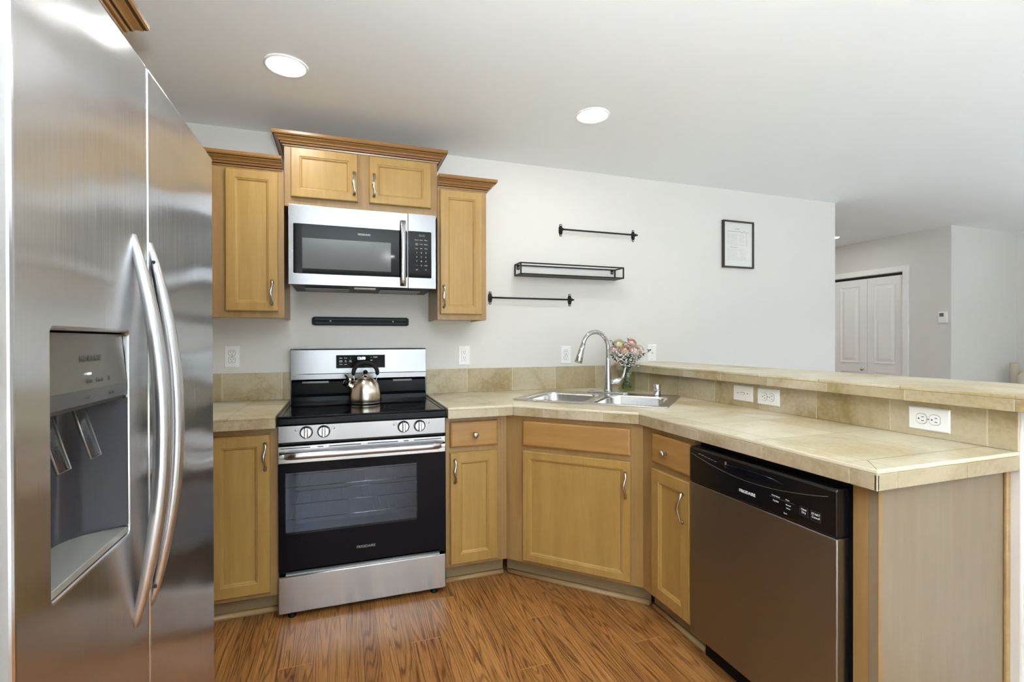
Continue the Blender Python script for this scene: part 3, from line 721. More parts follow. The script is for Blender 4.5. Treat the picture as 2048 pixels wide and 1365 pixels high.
# front control panel with knobs
p = MB().box(0.0, RW, -0.637, -0.600, 0.788, 0.8665, M_steel_dim, 0.003).build('control_panel', t)
for kx, sx in ((0.118, -1), (0.192, 1), (0.551, -1), (0.628, 1)):
    q = MB(); kc = (kx, -0.637, 0.832)
    q.lathe([(0.0285, 0), (0.0285, 0.0012)], M_slot, kc, 'y', 36); q.lathe([(0.0265, 0.0012), (0.0265, 0.003), (0.024, 0.004), (0.0225, 0.012), (0.021, 0.0135)], M_handle, kc, 'y', 36)
    q.box(kx-0.0075, kx+0.0075, -0.667, -0.649, 0.832-0.024, 0.832+0.024, M_handle, 0.004)
    kk = q.build('knob', p)
    MB().box(kx-0.0008, kx+0.0008, -0.6675, -0.6668, 0.838, 0.850, M_slot).build('pointer', kk)
    q = MB(); cx = kx+sx*0.040; cz = 0.846
    for (a, b_, c_, d_) in ((-0.008, 0.008, -0.0055, -0.0047), (-0.008, 0.008, 0.0047, 0.0055), (-0.008, -0.0072, -0.0055, 0.0055), (0.0072, 0.008, -0.0055, 0.0055)): q.box(cx+a, cx+b_, -0.6376, -0.6368, cz+c_, cz+d_, M_textd)
    q.box(cx+(-0.0075 if sx < 0 else 0.0035), cx+(-0.0035 if sx < 0 else 0.0075), -0.6377, -0.6368, cz-0.0050, cz-0.001, M_textd); MB().box(kx-0.0008, kx+0.0008, -0.6376, -0.6368, 0.8600, 0.864, M_slot).build('index_mark', p)
    q.build('burner_mark', p)
MB().box(0.01, RW-0.01, -0.606, -0.5995, 0.774, 0.789, M_slot).build('shadow_gap', t)
# oven door: steel band on top, black glass below with a see-through window
dz0, dz1, dzt = 0.2145, 0.695, 0.7745
od = MB().box(0.0, RW, RY, -0.602, dz1, dzt, M_steel, 0.003).build('oven_door', t)
for a, b_ in ((0.012, 0.135), (0.165, 0.190), (0.215, 0.355), (0.385, 0.525), (0.552, 0.575), (0.602, 0.735)): MB().box(a, b_, RY-0.0006, RY+0.001, 0.7615, 0.7655, M_slot).build('vent_slot', od)
hh = MB(); L = []
for i in range(21):
    u = i/20; x = 0.006+u*(RW-0.012); e_ = min(1, min(u, 1-u)*14); e_ = math.sqrt(max(0.02, 1-(1-e_)**2))
    hgt = 0.0165*(0.65+0.35*e_); dep = 0.050*e_+0.004
    L.append([(x, RY-dep, 0.737-hgt*0.75), (x, RY-dep-0.006*e_, 0.737), (x, RY-dep, 0.737+hgt*0.75), (x, RY-dep+0.012*e_, 0.737+hgt), (x, RY-dep+0.018*e_, 0.737), (x, RY-dep+0.012*e_, 0.737-hgt)])
hh.loft(L, M_steel, True)
for x in (0.02, RW-0.02): hh.box(x-0.012, x+0.012, RY-0.045, RY, 0.728, 0.746, M_steel, 0.003)
hh.build('handle', od)
wx0, wx1, wz0, wz1 = 0.030, 0.615, 0.375, 0.652
q = MB(); fr = [(0.002, wx0), (wx1, RW-0.002)]
for a, b_ in fr: q.box(a, b_, RY+0.002, -0.606, dz0, dz1-0.0005, M_black)
q.box(wx0, wx1, RY+0.002, -0.606, dz0, wz0, M_black).box(wx0, wx1, RY+0.002, -0.606, wz1, dz1-0.0005, M_black)
q.build('door_glass_surround', od)
q = MB(); q.poly([(wx0, RY+0.003, wz0), (wx1, RY+0.003, wz0), (wx1, RY+0.003, wz1), (wx0, RY+0.003, wz1)], M_ovglass); q.build('oven_window', od)
text('brand_lettering', 'FRIGIDAIRE', 0.0165, (0.376, RY+0.0015, 0.280), '-y', M_texts, od, 1.02)
M_rackw = plain('rack_wire', (0.38, 0.42, 0.47, 1), 0.4)
# oven cavity seen through the window
q = MB()
cx0, cx1, cy0, cy1, cz0, cz1 = 0.026, RW-0.06, -0.6055, -0.12, 0.24, 0.67
q.box(cx0-0.0, cx0+0.004, cy0, cy1, cz0, cz1, M_cavity).box(cx1-0.004, cx1, cy0, cy1, cz0, cz1, M_cavity).box(cx0, cx1, cy1, cy1+0.004, cz0, cz1, M_cavity)
q.box(cx0, cx1, cy0, cy1, cz0-0.004, cz0, M_cavity).box(cx0, cx1, cy0, cy1, cz1, cz1+0.004, M_cavity)
q.build('oven_cavity', t)
for zr_ in (0.425, 0.573):
    q = MB()
    for y in (-0.585, -0.36, -0.14): q.tube([(cx0+0.008, y, zr_), (cx1-0.008, y, zr_)], 0.0022, M_chrome, 8)
    for i in range(18):
        x = cx0+0.02+i*(cx1-cx0-0.04)/17; q.tube([(x, -0.585, zr_-0.003), (x, -0.14, zr_-0.003)], 0.0009, M_rackw, 6)
    q.build('oven_rack', t)
dr = MB().box(0.0, RW, RY-0.002, -0.602, 0.023, 0.190, M_steel, 0.004)
dr.loft([[(X, -0.602, 0.190), (X, RY+0.004, 0.190), (X, RY+0.018, 0.2015), (X, -0.602, 0.2015)] for X in (0.03, RW-0.03)], M_steel, False)
dr.build('storage_drawer', t)
for x in (0.055, RW-0.055):
    for y in (-0.615, -0.09): MB().lathe([(0.018, 0.0), (0.018, 0.008), (0.009, 0.012), (0.009, 0.035)], M_blackp, (x, y, 0), n=16).build('foot', t)

# kettle
t = thing('tea_kettle', 'domed brushed steel whistling kettle with black handle on the cooktop', 'kettle', (0.393, -0.26, 0.9068), math.radians(0))
MB().lathe([(0.074, 0.0), (0.080, 0.002), (0.0815, 0.006), (0.0805, 0.009), (0.0825, 0.012), (0.0830, 0.030), (0.0815, 0.055), (0.0765, 0.080), (0.068, 0.103), (0.055, 0.122), (0.040, 0.135), (0.037, 0.138)], M_kettle, n=56).build('kettle_body', t)
ld = MB().lathe([(0.0385, 0.136), (0.037, 0.1395), (0.024, 0.1455), (0.012, 0.149), (0.007, 0.153), (0.007, 0.158)], M_kettle, n=40).build('lid', t)
MB().sphere((0, 0, 0.168), 0.0125, M_black, 20, 12).build('lid_knob', ld)
sdv = Vector((-1.0, -0.08, 0)).normalized()
sp = MB(); sp.tube([tuple(sdv*a+Vector((0, 0, b))) for a, b in ((0.060, 0.080), (0.080, 0.096), (0.098, 0.112))], [0.0195, 0.0165, 0.0155], M_kettle, 20)
sp.build('spout', t)
wc = MB(); wc.tube([tuple(sdv*a+Vector((0, 0, b))) for a, b in ((0.093, 0.108), (0.106, 0.118), (0.110, 0.121))], [0.0185, 0.0185, 0.013], M_black, 18)
wc.tube([tuple(sdv*a+Vector((0, 0, b))) for a, b in ((0.100, 0.122), (0.094, 0.140), (0.100, 0.150), (0.108, 0.158))], [0.007, 0.006, 0.005, 0.003], M_black, 8); wc.tube([tuple(sdv*a+Vector((0, 0, b))) for a, b in ((0.084, 0.117), (0.080, 0.138))], 0.009, M_kettle, 10)
wc.build('whistle_cap', t)
P = []
for i in range(29):
    a = PI*(-0.06+1.12*i/28); P.append((-0.0625*math.cos(a), 0.0, 0.164+0.056*math.sin(a)))
MB().tube(P, [0.0075+0.0025*math.sin(PI*i/28)**0.5 for i in range(29)], M_rubber, 14, 1.25, up=(0, 1, 0)).build('handle', t)
for sx in (-1, 1): MB().tube([(sx*0.062, 0, 0.156), (sx*0.0605, 0, 0.140), (sx*0.058, 0, 0.115)], 0.004, M_chrome, 8).build('handle_bracket', t)

# ------------------------------------------------------------------ microwave
mx0, mx1, my, mz0, mz1 = 0.022, 0.7577, -0.379, 1.5275, 1.9263
t = thing('microwave_oven', 'stainless over-the-range microwave with black glass door and keypad', 'microwave', (0, 0, 0))
q = MB(); q.box(mx0+0.004, mx1-0.004, my+0.03, -0.002, mz0+0.018, mz1-0.002, M_blackp)
q.build('body', t)
q = MB(); q.loft([[(X, my+0.012, mz0+0.002), (X, -0.05, mz0-0.004), (X, -0.05, mz0+0.018), (X, my+0.012, mz0+0.018)] for X in (mx0+0.012, mx1-0.012)], M_blackp, False)
for a, b_ in ((0.09, 0.31), (0.47, 0.69)): q.box(a, b_, -0.27, -0.13, mz0-0.0085, mz0-0.003, M_dispg)
q.box(0.335, 0.445, -0.33, -0.27, mz0-0.006, mz0-0.001, M_outlet)
q.build('underside_grille', t)
sx_ = 0.609
dm = MB()
bx0, bx1, bz0, bz1 = 0.045, 0.604, 1.584, 1.832
def plate_hole(m, X0, X1, Z0, Z1, x0, x1, z0, z1, y, th, mat, r=0.006):
    A = [(a, b_) for a, b_ in ((X0, Z0), (X1, Z0), (X1, Z1), (X0, Z1))]
    H = rrect((x0+x1)/2, (z0+z1)/2, x1-x0, z1-z0, r, 4)
    tmp = MB(); tmp.holed(A, [H], 0, th, mat)
    tmp.xf(Matrix(((1, 0, 0, 0), (0, 0, -1, y+th), (0, 1, 0, 0), (0, 0, 0, 1))))
    me = bpy.data.meshes.new('tmp'); tmp.bm.to_mesh(me); tmp.bm.free()
    n0 = len(m.bm.faces); m.bm.from_mesh(me); bpy.data.meshes.remove(me); m.bm.faces.ensure_lookup_table()
    m._tag(m.bm.faces[n0:], mat)
plate_hole(dm, mx0, sx_-0.0012, mz0, mz1, bx0, bx1-0.0005, bz0, bz1, my, 0.028, M_steel_dim, 0.005)
door = dm.build('door', t, bevel=0.0015)
MB().box(bx0+0.0005, bx1-0.001, my+0.0015, my+0.010, bz0+0.0005, bz1-0.0005, M_glassk).build('door_glass', door)
MB().box(0.086, 0.519, my+0.0008, my+0.0012, 1.610, 1.763, M_mwwin).build('window_mesh', door)
text('brand_lettering', 'FRIGIDAIRE', 0.0125, (0.384, my+0.001, 1.797), '-y', M_textw, door, 1.0)
L = []
for i in range(25):
    u = i/24; z = 1.537+u*(1.886-1.537); e_ = math.sin(PI*u)**0.45 if 0 < u < 1 else 0
    x = 0.5815-0.002*math.sin(PI*u); y = my-0.004-0.034*e_
    w_ = 0.0145-0.0015*math.sin(PI*u)
    L.append([(x-w_, y, z), (x-w_*0.6, y-0.004, z), (x+w_*0.6, y-0.004, z), (x+w_, y, z), (x+w_*0.8, y+0.005, z), (x-w_*0.8, y+0.005, z)])
q = MB(); q.loft(L, M_steel, True)
q.build('handle', door)
cp = MB(); plate_hole(cp, sx_+0.0012, mx1, mz0, mz1, 0.6105, 0.734, 1.584, 1.834, my, 0.028, M_steel_dim, 0.005)
cpo = cp.build('control_panel', t, bevel=0.0015)
kp = MB().box(0.611, 0.7335, my+0.0015, my+0.010, 1.5845, 1.8335, M_glassk).build('keypad_glass', cpo)
text('clock_digits', '88:88', 0.017, (0.683, my+0.001, 1.812), '-y', M_leddim, kp, 0.9)
rows = [('Popcorn', 'Potato', 'Reheat'), ('Auto\nCook', 'Power', 'Defrost'), ('Timer', 'Melt', 'Clock'), ('1', '2', '3'), ('4', '5', '6'), ('7', '8', '9'), ('STOP', '0', 'START'), ('Light', '', 'Fan')]
for i, r_ in enumerate(rows):
    for j, s_ in enumerate(r_):
        if s_: text('key_label', s_, 0.011 if len(s_) == 1 else 0.0062, (0.655+j*0.0245, my+0.001, 1.788-i*0.0228), '-y', M_textr if s_ == 'STOP' else M_textw, kp)

# magnetic knife bar
t = thing('magnetic_knife_bar', 'long black magnetic knife bar on the wall between range and microwave', 'knife rack', (0.110, 0, 1.337))
q = MB(); q.prism([(0.0, 0.006), (0.006, 0.0), (0.012, -0.002), (0.537, -0.002), (0.543, 0.0), (0.549, 0.006), (0.549, 0.038), (0.543, 0.044), (0.537, 0.048), (0.012, 0.048), (0.006, 0.044), (0.0, 0.038)], 0.0005, 0.012, M_blackp)
q.xf(Matrix(((1, 0, 0, 0), (0, 0, -1, 0), (0, 1, 0, 0), (0, 0, 0, 1)))); q.build('rail', t)
for z0, z1 in ((0.004, 0.019), (0.027, 0.042)): MB().box(0.014, 0.535, -0.0165, -0.0121, z0, z1, M_black, 0.002).build('magnet_strip', t)
for x in (0.10, 0.455): MB().sphere((x, -0.013, 0.024), 0.0045, M_outlet, 12, 8).build('screw_head', t)

# ------------------------------------------------------------------ outlets
def plate(t, w, h):
    m = MB(); L = []
    for ins, y in ((0, -0.0003), (0, -0.002), (0.004, -0.0055)): L.append([(-w/2+ins, y, -h/2+ins), (w/2-ins, y, -h/2+ins), (w/2-ins, y, h/2-ins), (-w/2+ins, y, h/2-ins)])
    m.loft(L, M_outlet, False); return m.build('wall_plate', t)
def receptacle(t, zc, round_=True, ang=0):
    m = MB()
    if round_:
        pts = []
        for i in range(32):
            a = 2*PI*i/32; pts.append((max(-0.0165, min(0.0165, 0.0175*math.cos(a))), max(-0.0145, min(0.0145, 0.0175*math.sin(a)))))
        m.loft([[(x, -0.0056, z) for x, z in pts], [(x, -0.0075, z) for x, z in pts], [(x*0.93, -0.0082, z*0.93) for x, z in pts]], M_outlet, False)
        ly = -0.00565
        m.loft([[(x*1.10, ly, z*1.12) for x, z in pts], [(x*1.0, ly-0.00005, z*1.0) for x, z in pts]], M_line, False, False, False)
    for x in (-0.0065, 0.0065): m.box(x-0.0012, x+0.0012, -0.0085, -0.0078, 0.001, 0.0085, M_slot)
    m.lathe([(0.0026, 0.0078), (0.0026, 0.0085)], M_slot, (0, 0, -0.007), 'y', 10)
    m.xf(Matrix.Translation((0, 0, zc)))
    return m.build('receptacle', t)
def spin(t):     # turn a vertical plate to lie horizontally
    for ch in t.children: ch.data.transform(Matrix.Rotation(PI/2, 4, 'Y'))
def outlet(loc, rotz, kind, label, horiz=False):
    t = thing('power_outlet' if kind in ('duplex', 'decora') else 'wall_jack', label, 'outlet' if kind in ('duplex', 'decora') else 'wall plate', loc, rotz)
    plate(t, 0.078, 0.122)
    if kind == 'duplex':
        receptacle(t, 0.0195); receptacle(t, -0.0195)
        MB().sphere((0, -0.0057, 0), 0.0028, M_line, 10, 6).build('screw_head', t)
    elif kind == 'decora':
        m = MB().box(-0.0175, 0.0175, -0.0068, -0.005, -0.034, 0.034, M_outlet, 0.001)
        m.box(-0.0182, -0.0176, -0.0060, -0.0055, -0.0345, 0.0345, M_line).box(-0.0182, 0.0182, -0.0060, -0.0055, -0.0350, -0.0345, M_line); m.build('insert', t)
        for z in (0.019, -0.019):
            m = MB()
            for x in (-0.0065, 0.0065): m.box(x-0.0012, x+0.0012, -0.0073, -0.0067, z+0.001, z+0.0085, M_slot)
            m.lathe([(0.0026, 0.0067), (0.0026, 0.0073)], M_slot, (0, 0, z-0.007), 'y', 10); m.build('receptacle', t)
    elif kind == 'jack':
        MB().lathe([(0.0055, 0.0055), (0.0045, 0.009), (0.0015, 0.012)], M_nickel, (0, 0, 0.0), 'y', 12).build('connector', t)
        for z in (-0.045, 0.045): MB().sphere((0, -0.0057, z), 0.0025, M_line, 8, 6).build('screw_head', t)
    elif kind == 'switch':
        MB().box(-0.005, 0.005, -0.0065, -0.0050, -0.012, 0.012, M_line).build('slot', t)
        MB().box(-0.0035, 0.0035, -0.018, -0.0055, 0.0, 0.009, M_outlet, 0.001).build('toggle', t)
        for z in (-0.030, 0.030): MB().sphere((0, -0.0057, z), 0.003, M_nickel, 8, 6).build('screw_head', t)
    if horiz: spin(t)
    return t
outlet((-0.297, 0, 1.161), 0, 'duplex', 'white duplex outlet on the wall left of the range')
outlet((1.008, 0, 1.151), 0, 'decora', 'white rectangular-faced outlet on the wall just right of the range')
outlet((1.722, 0, 1.147), 0, 'duplex', 'white duplex outlet on the wall left of the faucet')
outlet((2.416, 0, 1.152), 0, 'jack', 'plain white wall plate with one small jack behind the flowers')
outlet((SX-0.0098, -1.121, 0.983), -PI/2, 'switch', 'white horizontal toggle switch plate under the bar, nearest the sink', True)
outlet((SX-0.0098, -1.270, 0.981), -PI/2, 'duplex', 'white horizontal outlet beside the toggle switch under the bar', True)
outlet((SX-0.0098, -1.918, 0.977), -PI/2, 'duplex', 'white horizontal outlet under the bar, alone near the end of the peninsula', True)

# ------------------------------------------------------------------ wall rails, wire shelf, picture
def wall_rail(x0, x1, z, label):
    t = thing('wall_rail', label, 'wall rail', (x0, 0, z), 0, 'black iron rails on the back wall')
    L = x1-x0
    for bx in (0, L):
        q = MB(); lo = []
        for zz_, w_ in ((-0.042, 0.004), (-0.040, 0.008), (-0.034, 0.0095), (-0.028, 0.008), (-0.025, 0.012), (-0.015, 0.0145), (0, 0.015), (0.015, 0.0145), (0.025, 0.012), (0.028, 0.008), (0.034, 0.0095), (0.040, 0.008), (0.042, 0.004)):
            lo.append([(bx-w_, -0.0005, zz_), (bx+w_, -0.0005, zz_), (bx+w_*0.9, -0.004, zz_), (bx-w_*0.9, -0.004, zz_)])
        q.loft(lo, M_iron, False)
        q.tube([(bx, -0.003, 0), (bx, -0.028, 0)], 0.006, M_iron, 10)
        q.sphere((bx, -0.034, 0), 0.0095, M_iron, 14, 8)
        b = q.build('bracket', t)
        for zz_ in (-0.034, 0.034): MB().lathe([(0.0042, 0.0041), (0.003, 0.0052)], M_outlet, (bx, 0, zz_), 'y', 10).build('screw_head', b)
    MB().tube([(-0.012, -0.034, 0), (L+0.016, -0.034, 0)], 0.0058, M_iron, 14).build('rod', t)
wall_rail(1.684, 2.256, 1.995, 'thin black iron rail on the wall, the upper one nearer the picture')
wall_rail(1.181, 1.751, 1.521, 'thin black iron rail on the wall, the lower one beside the wall cabinet')
t = thing('wire_wall_shelf', 'shallow black metal wire-frame shelf on the wall between the two rails', 'wall shelf', (1.352, 0, 1.672))
LW, DP, HH, r = 0.752, 0.115, 0.070, 0.004
q = MB()
for y in (-0.006, -DP):
    for z in (0, HH): q.box(0, LW, y-r, y+r, z-r, z+r, M_iron)
    for x in (0, LW): q.box(x-r, x+r, y-r, y+r, -r, HH+r, M_iron)
for x in (0, LW):
    for z in (0, HH): q.box(x-r, x+r, -DP, -0.006, z-r, z+r, M_iron)
q.build('frame', t)
MB().box(0.004, LW-0.004, -DP+0.004, -0.010, -0.003, 0.002, M_iron).build('shelf_plate', t)
for x in (0.022, LW-0.022):
    b = MB().box(x-0.011, x+0.011, -0.006, -0.002, HH-0.030, HH-0.004, M_iron, 0.002).build('hanging_tab', t)
    MB().lathe([(0.005, 0.006), (0.004, 0.0075)], M_nickel, (x, 0, HH-0.019), 'y', 12).build('screw_head', b)
t = thing('framed_print', 'narrow black frame with white recipe-like print on the back wall', 'picture', (3.052, 0, 1.807))
FW, FH = 0.301, 0.366
q = MB(); plate_hole(q, 0, FW, 0, FH, 0.012, FW-0.012, 0.012, FH-0.012, -0.022, 0.0215, M_darkwood, 0.0005); q.build('frame', t)
pp = MB().box(0.011, FW-0.011, -0.012, -0.010, 0.011, FH-0.011, M_paper).build('print_sheet', t)
q = MB(); random.seed(3)
def inkl(x0, x1, z, h=0.0016): q.box(x0, x1, -0.0124, -0.0120, z, z+h, M_ink)
for k in range(5):
    inkl(0.12+k*0.009, 0.126+k*0.009, 0.300, 0.007)
inkl(0.045, 0.145, 0.281, 0.004)
for k in range(7): inkl(0.15+k*0.014, 0.160+k*0.014, 0.279+0.004*math.sin(k*2), 0.006)
for k in range(11):
    z = 0.262-k*0.0085; inkl(0.045, 0.045+random.uniform(0.08, 0.13), z, 0.001); inkl(0.165, 0.165+random.uniform(0.02, 0.05), z, 0.001); inkl(0.225, 0.225+random.uniform(0.01, 0.02), z, 0.0018)
inkl(0.07, 0.14, 0.158, 0.004)
for k in range(11):
    z = 0.145-k*0.0085; inkl(0.045, 0.045+random.uniform(0.08, 0.13), z, 0.001); inkl(0.170, 0.170+random.uniform(0.02, 0.08), z, 0.0012)
q.build('printed_text', pp)
q = MB(); q.poly([(0.011, -0.0150, 0.011), (FW-0.011, -0.0150, 0.011), (FW-0.011, -0.0150, FH-0.011), (0.011, -0.0150, FH-0.011)], M_picglass); q.build('glass_pane', t)

# thermostat
t = thing('thermostat', 'small white wall thermostat with grey screen beside the hall corner', 'thermostat', (6.163, 0.262, 1.475), -PI/2)
MB().box(-0.038, 0.038, -0.026, -0.0005, -0.058, 0.058, M_outlet, 0.004).build('housing', t)
MB().box(-0.026, 0.012, -0.0268, -0.0262, 0.006, 0.044, plain('lcd_grey', (0.14, 0.15, 0.12, 1), 0.3)).build('screen', t)
q = MB().box(-0.016, 0.004, -0.0275, -0.0262, -0.028, -0.012, M_outlet, 0.001)
for z in (-0.0285, -0.012): q.box(-0.017, 0.005, -0.0270, -0.0262, z, z+0.001, M_line)
q.build('button', t)

# ------------------------------------------------------------------ refrigerator
FX, FY0, FY1, FYS, FZ = -0.0732, -2.318, -1.4400, -1.9205, 1.762
t = thing('refrigerator', 'stainless side-by-side refrigerator with ice dispenser filling the left edge', 'refrigerator', (0, 0, 0))
MB().box(-0.88, -0.150, FY0+0.004, FY1-0.004, 0.03, 1.74, plain('fridge_side_grey', (0.22, 0.22, 0.23, 1), 0.4, 0.3)).build('body', t)
MB().box(-0.82, -0.145, FY0+0.02, FY1-0.02, 0.0, 0.078, M_blackp).build('base_grille', t)
# freezer door with dispenser opening
hy0, hy1, hz0, hz1 = -2.245, -2.008, 0.920, 1.261
def door_x(y0, y1, z0, z1, hole=None, r=0.007):
    tmp = MB(); A = [(y0, z0), (y1, z0), (y1, z1), (y0, z1)]
    H = [rrect((hole[0]+hole[1])/2, (hole[2]+hole[3])/2, hole[1]-hole[0], hole[3]-hole[2], 0.009, 5)] if hole else []
    tmp.holed(A, H, 0, 0.070, M_fridge)
    tmp.xf(Matrix(((0, 0, 1, FX-0.070), (1, 0, 0, 0), (0, 1, 0, 0), (0, 0, 0, 1))))
    return tmp
fd = door_x(FY0, FYS-0.003, 0.085, FZ, (hy0, hy1, hz0, hz1)).build('freezer_door', t, bevel=0.005, seg=3)
rd = door_x(FYS+0.003, FY1, 0.085, FZ).build('fridge_door', t, bevel=0.005, seg=3)
def bow(y, parent, screws):
    L = []
    for i in range(33):
        u = i/32; z = 0.744+u*0.690; bulge = 1-abs(2*u-1)**2.1
        x = FX+0.002+0.050*bulge; hw = 0.0135*(0.55+0.45*min(1, min(u, 1-u)*7)); th = 0.010+0.012*bulge
        L.append([(x-th, y-hw, z), (x-th*0.2, y-hw, z), (x, y-hw*0.55, z), (x+0.0015, y, z), (x, y+hw*0.55, z), (x-th*0.2, y+hw, z), (x-th, y+hw, z)])
    o = MB(); o.loft(L, M_handle, True); h = o.build('handle', parent)
    for z in ((1.396, 0.782) if screws else ()): MB().lathe([(0.0035, 0), (0.0028, 0.0008)], M_slot, (FX+0.008, y-0.0120, z), 'y', 10).build('set_screw', h)
bow(-1.984, fd, False); bow(-1.906, rd, True)
# control panel of the dispenser
q = MB(); q.loft([[(x, y, z) for x, z in ((FX-0.060, 1.150), (FX-0.010, 1.150), (FX-0.004, 1.157), (FX-0.003, 1.178), (FX-0.010, 1.258), (FX-0.060, 1.258))] for y in (hy0+0.0025, hy1-0.0025)], M_dispp, False)
pn = q.build('dispenser_panel', fd)
q = MB(); q.loft([[(x, y, z) for x, z in ((FX-0.0125, 1.1502), (FX-0.0094, 1.1502), (FX-0.0032, 1.157), (FX-0.0024, 1.1765), (FX-0.0065, 1.1765))] for y in (hy0+0.003, hy1-0.003)], M_dispg, False); q.build('panel_lip', pn)
text('brand_lettering', 'FRIGIDAIRE', 0.0125, (FX-0.0055, -2.1275, 1.2215), '+x', M_textd, pn, 1.0, bold=0.0001)
text('key_label', 'Cube', 0.009, (FX-0.0030, -2.139, 1.189), '+x', M_textd, pn); text('key_label', 'Crush', 0.009, (FX-0.0030, -2.108, 1.189), '+x', M_textd, pn); text('key_label', 'O', 0.010, (FX-0.0030, -2.077, 1.189), '+x', M_textd, pn, 0.7)
text('key_label', 'Lock', 0.005, (FX-0.0018, -2.147, 1.166), '+x', M_textd, pn); text('key_label', 'WATER', 0.005, (FX-0.0018, -2.071, 1.166), '+x', M_textd, pn)
MB().box(FX-0.0035, FX-0.0028, -2.143, -2.133, 1.1985, 1.2012, M_led).build('indicator_light', pn)
# recess
bk = FX-0.068
q = MB(); L = []
prof = []
for i in range(13):
    u = i/12; yy = hy0+0.004+u*(hy1-hy0-0.008); dx = 0.062*(1-abs(2*u-1)**3.0)
    prof.append((FX-0.004-dx, yy))
prof = [(FX-0.002, hy0+0.002)]+prof+[(FX-0.002, hy1-0.002)]
q.loft([[(x, y, z) for x, y in prof] for z in (0.935, 1.151)], M_greyp, True, False, False, closed=False)
rc = q.build('dispenser_recess', fd)
q = MB(); q.loft([[(FX-0.001, y, 0.9225), (FX-0.006, y, 0.9215), (FX-0.068, y, 0.934), (FX-0.068, y, 0.940), (FX-0.012, y, 0.932), (FX-0.003, y, 0.931)] for y in (hy0+0.002, hy1-0.002)], M_trayp, False); q.build('drip_tray', fd, bevel=0.001)
for yy in (-2.175, -2.085):
    q = MB(); q.tube([(FX-0.040, yy, 1.150), (FX-0.030, yy, 1.110), (FX-0.018, yy, 1.070)], [0.022, 0.021, 0.020], M_clear, 4, 0.22, up=(0, 1, 0)); q.build('dispenser_paddle', fd)
    q = MB(); q.tube([(FX-0.040, yy-0.016, 1.150), (FX-0.017, yy-0.016, 1.068), (FX-0.017, yy+0.016, 1.068), (FX-0.040, yy+0.016, 1.150)], 0.0016, M_trayp, 6); q.build('paddle_rim', fd)

# ------------------------------------------------------------------ dishwasher
M_strip = plain('dishwasher_strip_black', (0.005, 0.005, 0.006, 1), 0.22)
t = thing('dishwasher', 'built-in dishwasher with black control strip and brown-grey steel door', 'dishwasher', (1.554, -1.4468, 0), -PI/2)
DW = 2.0378-1.4468
MB().box(0.002, DW+0.010, 0.0535, 0.55, 0.09, 0.845, M_blackp).build('body', t)
MB().box(0.002, DW+0.003, 0.075, 0.09, 0.0, 0.10, M_blackp).build('toe_kick', t)
dd_ = MB().box(0.0, DW, 0.002, 0.052, 0.105, 0.6955, M_dw, 0.004, 3).build('door', t)
q = MB(); pts = []
q.loft([[(X, 0.052, 0.697), (X, 0.004, 0.697), (X, 0.0, 0.701), (X, 0.0, 0.826), (X, 0.006, 0.8335), (X, 0.052, 0.8345)] for X in (0.0, DW)], M_strip, False)
cpn = q.build('control_strip', t, bevel=0.003, seg=3)
# handle pocket: smile line, darker pocket shell, grip
sm = []
for i in range(41):
    u = i/40; sm.append((0.011+u*(DW-0.035), -0.0004, 0.808-0.036*math.sin(PI*u)**0.9))
MB().tube(sm, 0.0010, plain('strip_line', (0.10, 0.10, 0.10, 1), 0.3), 6).build('pocket_outline', cpn)
q = MB(); lo = []
for k, (s_, dy) in enumerate(((1.0, -0.0006), (0.93, -0.0035), (0.8, -0.005))):
    pt = []
    for i in range(20):
        a = 2*PI*i/20; pt.append((0.30+0.125*s_*math.cos(a), dy, 0.800+0.012*s_*math.sin(a)-0.0))
    lo.append(pt)
q.loft(lo, M_black, True, False, True); q.build('grip', cpn)
for k in range(6): MB().box(0.05+k*0.016, 0.062+k*0.016, -0.0008, 0.0, 0.813-k*0.002, 0.815-k*0.002, M_texts).build('vent_slot', cpn)
q = MB().box(0.184, 0.190, -0.002, 0.0, 0.795, 0.815, M_texts).box(0.19, 0.205, -0.0012, 0.0, 0.797, 0.808, M_greyp); q.build('latch', cpn)
text('brand_lettering', 'FRIGIDAIRE', 0.0135, (0.282, -0.0005, 0.7335), '-y', M_textw, cpn, 1.0, bold=0.0003)
for s_, x, z, sz in (('Wash Status', 0.395, 0.757, 0.006), ('Clean', 0.437, 0.757, 0.006), ('Cycles', 0.395, 0.742, 0.008), ('Normal', 0.440, 0.742, 0.0055), ('Heavy', 0.440, 0.732, 0.0055), ('Start', 0.430, 0.7145, 0.006), ('Heat\nDry', 0.492, 0.742, 0.009), ('START\nCancel', 0.530, 0.740, 0.009)):
    text('key_label', s_, sz, (x, -0.0005, z), '-y', M_textw, cpn)
q = MB()
for x, z, w_, h_ in ((0.492, 0.741, 0.026, 0.026), (0.530, 0.739, 0.030, 0.028)):
    q.box(x-w_/2, x+w_/2, -0.0007, 0, z-h_/2, z-h_/2+0.0005, M_ring).box(x-w_/2, x+w_/2, -0.0007, 0, z+h_/2, z+h_/2+0.0005, M_ring).box(x-w_/2, x-w_/2+0.0005, -0.0007, 0, z-h_/2, z+h_/2, M_ring).box(x+w_/2, x+w_/2+0.0005, -0.0007, 0, z-h_/2, z+h_/2, M_ring)
q.box(0.372, 0.46, -0.0007, 0, 0.7515, 0.7519, M_texts)
q.build('key_outline', cpn)

